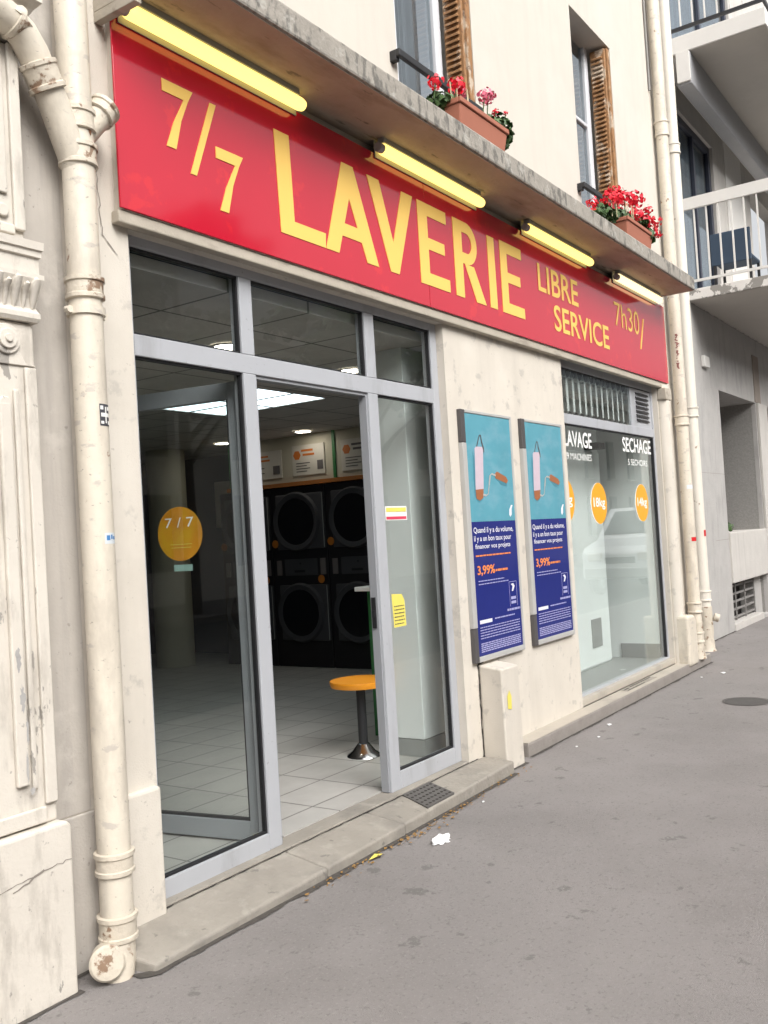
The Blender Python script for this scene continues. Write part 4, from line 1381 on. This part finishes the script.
# ------------------------------------------------------------------ plants
def leaf_clump(b, c, r, n, s0, s1):
    for _ in range(n):
        d = Vector((random.gauss(0, 1), random.gauss(0, 1), random.gauss(0, 0.8)))
        d = d.normalized()*random.random()**0.5
        p = Vector(c)+Vector((d.x*r[0], d.y*r[1], d.z*r[2]))
        nrm = (d+Vector((random.uniform(-.6, .6), random.uniform(-.6, .6), random.uniform(0, 1)))).normalized()
        u = nrm.orthogonal().normalized()
        v = nrm.cross(u)
        s = random.uniform(s0, s1)
        k = 6
        b.face([tuple(p+(u*math.cos(2*math.pi*i/k)+v*math.sin(2*math.pi*i/k)*0.9)*s*random.uniform(0.8, 1.1)+nrm*s*0.25*math.cos(4*math.pi*i/k)) for i in range(k)])


def flower(b, c, r, n=58):
    for _ in range(n):
        d = Vector((random.gauss(0, 1), random.gauss(0, 1), random.gauss(0, 0.8))).normalized()
        p = Vector(c)+d*r*random.uniform(0.55, 1.0)*Vector((1, 1, 0.8)).length/1.62
        nrm = (d+Vector((random.uniform(-.5, .5),)*3)).normalized()
        u = nrm.orthogonal().normalized()
        v = nrm.cross(u)
        s = r*random.uniform(0.15, 0.26)
        b.face([tuple(p+(u*math.cos(2*math.pi*i/5)+v*math.sin(2*math.pi*i/5))*s) for i in range(5)])


def flower_box(x0, x1, label, heads, greens, stakes):
    o = thing('flower_box', label, 'flower box', ((x0+x1)/2, -0.30, 3.83), 'flower boxes on the canopy')
    b = B()
    b.hexa([(x0+0.03, -0.385, 3.83), (x1-0.03, -0.385, 3.83), (x1-0.03, -0.215, 3.83), (x0+0.03, -0.215, 3.83),
            (x0+0.008, -0.40, 3.955), (x1-0.008, -0.40, 3.955), (x1-0.008, -0.20, 3.955), (x0+0.008, -0.20, 3.955)])
    b.build('planter', 'terracotta', o, bev=0.01)
    b = B()
    t = 0.018
    b.box(x0, x1, -0.41, -0.41+t, 3.955, 3.985).box(x0, x1, -0.19-t, -0.19, 3.955, 3.985)
    b.box(x0, x0+t, -0.41+t, -0.19-t, 3.955, 3.985).box(x1-t, x1, -0.41+t, -0.19-t, 3.955, 3.985)
    b.build('planter_rim', 'terracotta', o, bev=0.004)
    B().box(x0+t, x1-t, -0.41+t, -0.19-t, 3.95, 3.965).build('soil', 'soil', o)
    ga, gb = B(), B()
    for c, r, n in greens:
        leaf_clump(ga, c, r, n, 0.016, 0.034)
        leaf_clump(gb, c, r, n//2, 0.014, 0.028)
    ga.build('foliage', 'leaf_a', o)
    gb.build('foliage', 'leaf_b', o)
    for c, r, m in heads:
        f = B()
        flower(f, c, r)
        fl_ = f.build('flower_head', m, o)
        s = B()
        s.tube([(c[0]+random.uniform(-.03, .03), c[1]+0.02, 3.97), (c[0], c[1], c[2])], 0.004, 6)
        s.build('stem', 'leaf_b', fl_)
    s = B()
    for (x, y, z) in stakes:
        s.tube([(x, y, 3.95), (x+random.uniform(-.01, .01), y, z)], 0.0035, 6)
    s.build('stake', 'stake', o)
    return o


flower_box(4.66, 5.27, 'terracotta flower box with pink and red geraniums, on the canopy under the nearer window',
           [((4.56, -0.31, 4.06), 0.05, 'petal_red'), ((4.77, -0.33, 4.11), 0.065, 'petal_red'), ((4.83, -0.31, 4.09), 0.05, 'petal_pink'),
            ((5.12, -0.33, 4.17), 0.06, 'petal_pink'), ((5.19, -0.32, 4.20), 0.05, 'petal_pink'), ((5.235, -0.34, 4.10), 0.028, 'petal_red'), ((5.40, -0.33, 4.16), 0.018, 'petal_red')],
           [((4.66, -0.28, 3.99), (0.10, 0.08, 0.05), 60), ((4.85, -0.30, 3.99), (0.14, 0.07, 0.035), 60), ((5.10, -0.30, 4.01), (0.12, 0.09, 0.05), 80),
            ((5.26, -0.33, 4.02), (0.10, 0.09, 0.085), 110), ((5.33, -0.35, 3.98), (0.05, 0.05, 0.09), 50)],
           [(4.70, -0.33, 4.10), (4.73, -0.35, 4.07), (4.79, -0.34, 4.12), (4.83, -0.36, 4.10), (4.88, -0.34, 4.09)])
flower_box(7.39, 8.03, 'terracotta flower box full of bright red geraniums, on the canopy under the farther window',
           [((6.92, -0.30, 3.98), 0.055, 'petal_red'), ((7.22, -0.32, 4.10), 0.075, 'petal_red'), ((7.33, -0.35, 4.12), 0.075, 'petal_red'),
            ((7.43, -0.30, 4.22), 0.07, 'petal_red'), ((7.55, -0.34, 4.18), 0.075, 'petal_red'), 
            ((7.80, -0.34, 4.24), 0.085, 'petal_red'), ((7.78, -0.35, 4.09), 0.08, 'petal_red'),
            ((7.95, -0.35, 4.08), 0.075, 'petal_red'), ((8.05, -0.36, 4.20), 0.055, 'petal_red'), ((8.16, -0.38, 4.13), 0.07, 'petal_red'),
            ((8.18, -0.38, 4.03), 0.06, 'petal_red')],
           [((7.22, -0.27, 3.98), (0.16, 0.09, 0.07), 120), ((7.55, -0.30, 4.03), (0.22, 0.09, 0.06), 130), ((7.85, -0.32, 4.02), (0.18, 0.10, 0.08), 140),
            ((8.0, -0.36, 3.97), (0.10, 0.06, 0.07), 70)],
           [(7.22, -0.34, 4.08), (7.27, -0.36, 4.06), (7.48, -0.37, 4.12), (7.52, -0.37, 4.13), (7.57, -0.38, 4.12), (7.61, -0.37, 4.13), (7.64, -0.37, 4.12)])

wp = thing('ledge_plant', 'small green weed growing on the planter wall of the grey building', 'plant', (12.85, 0.45, 1.285))
b = B(); leaf_clump(b, (12.85, 0.40, 1.36), (0.16, 0.10, 0.08), 70, 0.02, 0.045); b.build('leaves', 'leaf_b', wp)
b = B(); b.tube([(12.85, 0.42, 1.28), (12.85, 0.42, 1.40)], 0.006, 6); b.build('stem', 'leaf_a', wp)

# ------------------------------------------------------------------ laundrette furniture
stl = thing('bar_stool', 'orange round bar stool on a black post inside the open doorway', 'stool', (4.87, 0.71, 0.1))
sx, sy = 4.88, 0.71
B().tube([(sx, sy, 0.545), (sx, sy, 0.55), (sx, sy, 0.575), (sx, sy, 0.588), (sx, sy, 0.590), (sx, sy, 0.583), (sx, sy, 0.58)],
         [0.165, 0.19, 0.198, 0.195, 0.186, 0.17, 0.02], 40).build('seat', 'orange_plastic', stl, smooth=True)
B().tube([(sx, sy, 0.15), (sx, sy, 0.55)], 0.030, 20).build('post', 'dark_metal', stl, smooth=True)
B().tube([(sx, sy, 0.0995), (sx, sy, 0.108), (sx, sy, 0.13), (sx, sy, 0.175), (sx, sy, 0.18)], [0.112, 0.108, 0.075, 0.040, 0.034], 32).build('foot', 'chrome', stl, smooth=True)
cnt = thing('folding_counter', 'white topped counter with a green end post behind the open door', 'counter', (5.6, 1.15, 0.1))
B().box(5.27, 6.4, 0.74, 1.0, 1.13, 1.16).build('counter_top', 'white_panel', cnt, bev=0.004)
B().box(5.40, 5.47, 0.93, 0.985, 0.1, 1.129).build('end_post', 'green_trim', cnt)
B().box(6.30, 6.36, 0.76, 0.98, 0.1, 1.129).build('support_panel', 'green_trim', cnt)


def dryer(yc, label, nums):
    o = thing('stacked_dryer', label, 'tumble dryer', (8.5, yc, 0.1), 'stacked dryers along the side wall')
    x = 8.10
    B().box(x, 8.88, yc-0.395, yc+0.395, 0.1, 2.125).build('body', 'dryer_black', o, bev=0.01)
    for zc in (0.71, 1.73):
        d = B().box(x-0.03, x-0.001, yc-0.385, yc+0.30, zc-0.31, zc+0.31).build('door', 'dryer_grey', o, bev=0.01)
        r = B()
        n = 40
        for k in range(n):
            a, c = 2*math.pi*k/n, 2*math.pi*(k+1)/n
            P = lambda rr, q, xx: (xx, yc+rr*math.cos(q), zc+rr*math.sin(q))
            r.face([P(0.335, a, x-0.035), P(0.335, c, x-0.035), P(0.315, c, x-0.065), P(0.315, a, x-0.065)])
            r.face([P(0.315, a, x-0.065), P(0.315, c, x-0.065), P(0.26, c, x-0.05), P(0.26, a, x-0.05)])
        r.build('door_ring', 'dryer_ring', d, smooth=True)
        B().disc((x-0.05, yc, zc), 0.262, 0.02, 'x', 40).build('door_window', 'drum_glass', d)
        B().box(x-0.036, x-0.031, yc-0.384, yc-0.376, zc-0.3, zc+0.3).build('edge_highlight', 'plinth_grey', d)  # pale strip painted as the highlight along the door's edge
    cp_ = B().box(x-0.015, x-0.001, yc-0.25, yc+0.22, 1.125, 1.31).build('control_panel', 'dryer_grey', o, bev=0.004)
    B().box(x-0.018, x-0.0155, yc-0.07, yc+0.08, 1.16, 1.185).box(x-0.018, x-0.0155, yc-0.02, yc+0.0, 1.25, 1.27).build('slot', 'dryer_black', cp_)
    B().box(x-0.012, x-0.001, yc-0.36, yc-0.29, 1.13, 1.31).build('instruction_label', 'label_grey', o)
    B().box(x-0.012, x-0.001, yc+0.27, yc+0.34, 1.13, 1.30).build('instruction_label', 'label_grey', o)
    for (yy, zz), s in zip(((yc+0.33, 1.49), (yc-0.31, 1.08)), nums):
        bdg = B().disc((x-0.034, yy, zz), 0.045, 0.004, 'x', 24).build('number_badge', 'badge_orange', o)
    return o


dryer(3.82, 'black stacked tumble dryer seen whole through the open doorway', '12')
dryer(3.02, 'black stacked tumble dryer partly hidden by the right door mullion', '34')
dryer(4.62, 'black stacked tumble dryer seen through the left door glass', '56')


def board(y0, y1, z0, z1, label, dark=True):
    o = thing('notice_board', label, 'notice board', (8.11, (y0+y1)/2, z0), 'notice boards above the dryers')
    B().box(8.105, 8.119, y0, y1, z0, z1).build('board', 'board_white', o, bev=0.002)
    w_, h_ = y1-y0, z1-z0
    # y decreases to the right of the picture
    B().disc((8.102, y1-0.16*w_, z0+0.68*h_), 0.055, 0.002, 'x', 6).build('board_emblem', 'board_orange', o)
    k = B()
    for i, (a, c) in enumerate(((0.30, 0.66), (0.34, 0.70))):
        k.box(8.102, 8.104, y1-c*w_, y1-a*w_, z0+(0.78-0.14*i)*h_, z0+(0.85-0.14*i)*h_)
    k.build('board_heading', 'board_orange' if dark else 'board_ink', o)
    k = B()
    for i in range(4):
        k.box(8.102, 8.104, y1-(0.45+0.1*(i % 2))*w_, y1-0.12*w_, z0+(0.12+0.09*i)*h_, z0+(0.15+0.09*i)*h_)
    k.build('board_lines', 'board_ink', o)
    B().box(8.100, 8.104, y0+0.05*w_, y0+0.22*w_, z0+0.15*h_, z0+0.45*h_).build('board_picture', 'board_ink', o)


board(3.40, 3.86, 2.24, 2.58, 'white notice board over the middle dryer, left of the green strip')
board(2.68, 3.17, 2.24, 2.58, 'white notice board over the dryer, right of the green strip', False)
board(4.02, 4.60, 2.24, 2.56, 'white notice board beside the left mullion of the open doorway')
nbo = thing('wall_notice', 'pale notice sheet on the dark navy wall behind the left door glass', 'notice', (8.87, 5.2, 1.6))
B().box(8.87, 8.899, 5.35, 5.85, 1.75, 2.35).build('sheet', 'board_white', nbo)
B().box(8.868, 8.8695, 5.4, 5.52, 2.0, 2.25).build('sheet_print', 'board_ink', nbo)

lp = thing('ceiling_panel_light', 'large square luminous ceiling panel of four glowing tiles in the laundrette', 'ceiling light', (5.83, 2.5, 2.7))
pb = B()
for (xa, xb) in ((5.415, 5.823), (5.837, 6.245)):
    for (ya, yb_) in ((1.915, 2.498), (2.512, 3.095)):
        pb.box(xa, xb, ya, yb_, 2.705, 2.715)
pb.build('diffuser', 'panel_light', lp)
lf_ = B()
lf_.box(5.823, 5.837, 1.915, 3.095, 2.698, 2.72).box(5.41, 5.823, 2.498, 2.512, 2.6985, 2.72).box(5.837, 6.25, 2.498, 2.512, 2.6985, 2.72)
lf_.build('light_frame', 'dark_metal', lp)
DL = [(7.87, 3.49, 'round downlight in front of the notice boards, seen through the open doorway'),
      (7.88, 4.71, 'round downlight over the far dryer, seen through the left door glass'),
      (7.95, 5.6, 'farthest round downlight by the dark wall, seen through the left door glass'),
      (4.10, 0.97, 'round downlight near the shopfront, seen in the left top pane'),
      (5.36, 0.98, 'round downlight near the shopfront, seen in the middle top pane')]
for x, y, lab in DL:
    o = thing('downlight', lab, 'ceiling light', (x, y, 2.70), 'downlights in the laundrette ceiling')
    B().disc((x, y, 2.692), 0.085, 0.006, 'z', 28).build('lens', 'downlight_glow', o)
    r = B()
    for k in range(28):
        a, c = 2*math.pi*k/28, 2*math.pi*(k+1)/28
        P = lambda rr, q, z: (x+rr*math.cos(q), y+rr*math.sin(q), z)
        r.face([P(0.086, a, 2.69), P(0.086, c, 2.69), P(0.11, c, 2.698), P(0.11, a, 2.698)])
    r.build('trim_ring', 'board_white', o)

# ------------------------------------------------------------------ litter
pw = B()
random.seed(5)
bmesh.ops.create_icosphere(pw.bm, subdivisions=3, radius=0.045)
for v in pw.bm.verts:
    n = v.co.normalized()
    k = 1+0.35*math.sin(n.x*7+1)*math.sin(n.y*6)+random.uniform(-0.18, 0.18)
    v.co = Vector((n.x*0.058*k, n.y*0.035*k, abs(n.z)*0.028*k if n.z > 0 else n.z*0.004))
    v.co += Vector((3.89, -0.46, 0.005))
tag(pw.build('crumpled_paper', 'litter', origin=(3.89, -0.46, 0)), 'crumpled white paper lying on the pavement in front of the door step', 'litter')
sc_ = [(6.66, -0.25, 0.030), (6.25, -0.33, 0.018), (5.93, -0.30, 0.014), (9.2, -0.42, 0.04), (4.55, -0.33, 0.012), (8.9, -0.30, 0.018)]
LBL = ['small white paper scrap on the pavement below the display window ledge', 'tiny pale scrap on the pavement left of the larger scrap by the ledge',
       'tiny pale scrap close to the near corner of the ledge', 'white scrap on the pavement near the two right downpipes', 'tiny white crumb on the pavement by the metal grate',
       'tiny pale scrap by the far end of the ledge']
for (x, y, s), lab in zip(sc_, LBL):
    b = B()
    b.prism([(x-s, y-s*0.4), (x+s*0.5, y-s*0.6), (x+s, y+s*0.1), (x+s*0.2, y+s*0.6)], 0.004, 'xy', 0.003)
    tag(b.build('paper_scrap', 'litter', origin=(x, y, 0)), lab, 'litter', 'paper scraps on the pavement')
db = B()
for _ in range(170):
    x = random.triangular(2.9, 5.4, 3.6)
    y = -0.27-abs(random.gauss(0, 0.035))+max(0, x-4.0)*0.05
    s = random.uniform(0.004, 0.014)
    a = random.uniform(0, 6.28)
    pts = []
    for k in range(5):
        q = a+k*1.2566
        pts.append((x+math.cos(q)*s*random.uniform(.5, 1.3), y+math.sin(q)*s*0.7*random.uniform(.5, 1.3), 0.007+random.uniform(0, 0.008)))
    db.face(pts)
dbo = db.build('dry_debris', 'leaf_dry')
dbo['kind'] = 'stuff'
dbo['label'] = 'dry leaf crumbs and grit along the foot of the door step'
lfd = B()
lfd.face([(3.50, -0.30, 0.012), (3.56, -0.325, 0.02), (3.60, -0.31, 0.012), (3.57, -0.285, 0.018)])
tag(lfd.build('fallen_leaf', 'paper_yellow', origin=(3.55, -0.3, 0)), 'yellowed fallen leaf lying against the door step', 'leaf')

# ------------------------------------------------------------------ the street behind the camera, seen in the glass
OP = [(-14, 12, 8.6, 'opposite_stone'), (12.2, 36, 7.6, 'opposite_stone_pale'), (36.2, 62, 7.9, 'opposite_stone'), (62.2, 92, 8.4, 'opposite_stone_pale')]
OL = ['tan stone apartment block directly across the street', 'tall pale apartment block across the street, reflected in the door panes',
      'tan apartment block far along the opposite side of the street', 'pale apartment block farthest along the opposite side of the street']
for (xa, xb, h, m), lab in zip(OP, OL):
    o = thing('apartment_block', lab, 'building', ((xa+xb)/2, -16, 0), 'apartment blocks across the street')
    n = int((xb-xa)/3.2)
    hs_ = []
    for i in range(n):
        for f in range(int(h/3.1)):
            x = xa+(i+0.5)*(xb-xa)/n
            hs_.append((x-0.6, x+0.6, 0.9+f*3.1, 3.0+f*3.1))
    wall_grid(xa, xb, -0.2, h, -16.0, -16.3, hs_).build('wall', m, o)
    B().box(xa, xb, -28, -16.6, -0.2, h+0.1).build('core', 'dark_pane', o)
    B().box(xa, xb, -28.2, -15.7, h+0.1, h+0.5).build('cornice', m, o)
    B().hexa([(xa, -27, h+.5), (xb, -27, h+.5), (xb, -16.3, h+.5), (xa, -16.3, h+.5), (xa, -25, h+3), (xb, -25, h+3), (xb, -18, h+3), (xa, -18, h+3)]).build('roof', 'zinc', o)
    sl = B()
    for (a, b2, c, d) in hs_:
        if c > 3:
            sl.box(a-0.15, b2+0.15, -16.0, -15.75, c-0.12, c-0.02)
    sl.build('sills', m, o)


def tree(x, y, h, label):
    o = thing('street_tree', label, 'tree', (x, y, 0), 'street trees across the road')
    t = B()
    t.tube([(x, y, -0.1), (x+0.03, y, h*0.25), (x-0.05, y+0.05, h*0.5), (x, y, h*0.85)], [0.20, 0.16, 0.12, 0.04], 12)
    for k in range(7):
        a = k*0.9
        z0 = h*(0.35+0.06*k)
        t.tube([(x, y, z0), (x+math.cos(a)*h*0.12, y+math.sin(a)*h*0.12, z0+h*0.12), (x+math.cos(a)*h*0.22, y+math.sin(a)*h*0.22, z0+h*0.2)], [0.08, 0.05, 0.02], 8)
    t.build('trunk', 'bark', o, smooth=True)
    c = B()
    for k in range(26):
        a, e = random.uniform(0, 6.28), random.uniform(-0.5, 1)
        rr = h*0.26*random.uniform(0.3, 1)
        p = (x+math.cos(a)*rr, y+math.sin(a)*rr, h*0.66+e*h*0.27)
        leaf_clump(c, p, (h*0.09, h*0.09, h*0.07), 110, 0.09, 0.2)
    c.build('crown', 'leaf_a', o)


tree(15, -12.6, 9.5, 'leafy street tree across the road, nearest of the row')
tree(22, -12.6, 8.5, 'leafy street tree across the road, farther along the row')

# white van at the kerb, mirrored in the display window
vn = thing('parked_van', 'white van parked at the kerb, mirrored in the display window', 'van', (22.5, -4.4, -0.14))
y0, y1 = -5.3, -3.5
prof = [(20.0, 0.25), (24.8, 0.25), (24.8, 1.75), (24.6, 1.85), (21.9, 1.85), (21.0, 1.15), (20.15, 0.98), (20.0, 0.85)]
B().prism(prof, 1.8, 'xz', y0).build('body', 'van_white', vn, bev=0.08, seg=4)
ws = B()
dv = Vector((21.9-21.0, 0, 1.85-1.15)).normalized()
nv = Vector((-dv.z, 0, dv.x))
a_ = Vector((21.0, 0, 1.15))+dv*0.12+nv*0.01
b_ = Vector((21.9, 0, 1.85))-dv*0.14+nv*0.01
ws.face([(a_.x, y0+0.14, a_.z), (a_.x, y1-0.14, a_.z), (b_.x, y1-0.2, b_.z), (b_.x, y0+0.2, b_.z)])
ws.build('windscreen', 'dark_pane', vn)
B().box(21.7, 23.2, y1+0.0, y1+0.008, 1.15, 1.62).box(21.7, 23.2, y0-0.008, y0, 1.15, 1.62).build('side_window', 'dark_pane', vn)
B().box(19.93, 20.06, y0+0.08, y1-0.08, 0.28, 0.50).build('bumper', 'plinth_grey', vn, bev=0.03)
B().box(19.985, 20.02, y0+0.55, y1-0.55, 0.60, 0.74).build('front_grille', 'dark_metal', vn)
for ya in (y0+0.16, y1-0.50):
    B().box(19.97, 20.1, ya, ya+0.34, 0.66, 0.84).build('headlight', 'board_white', vn, bev=0.03)
for xw in (20.75, 23.95):
    for yw in (y0-0.01, y1-0.19):
        wh = B().disc((xw, yw, 0.19), 0.33, 0.2, 'y', 28).build('wheel', 'rubber', vn, bev=0.03)
        B().disc((xw, yw-0.006, 0.19), 0.19, 0.212, 'y', 20).build('rim', 'plinth_grey', wh)
for o in bpy.data.objects:
    if 'base' in o.keys():
        del o['base']
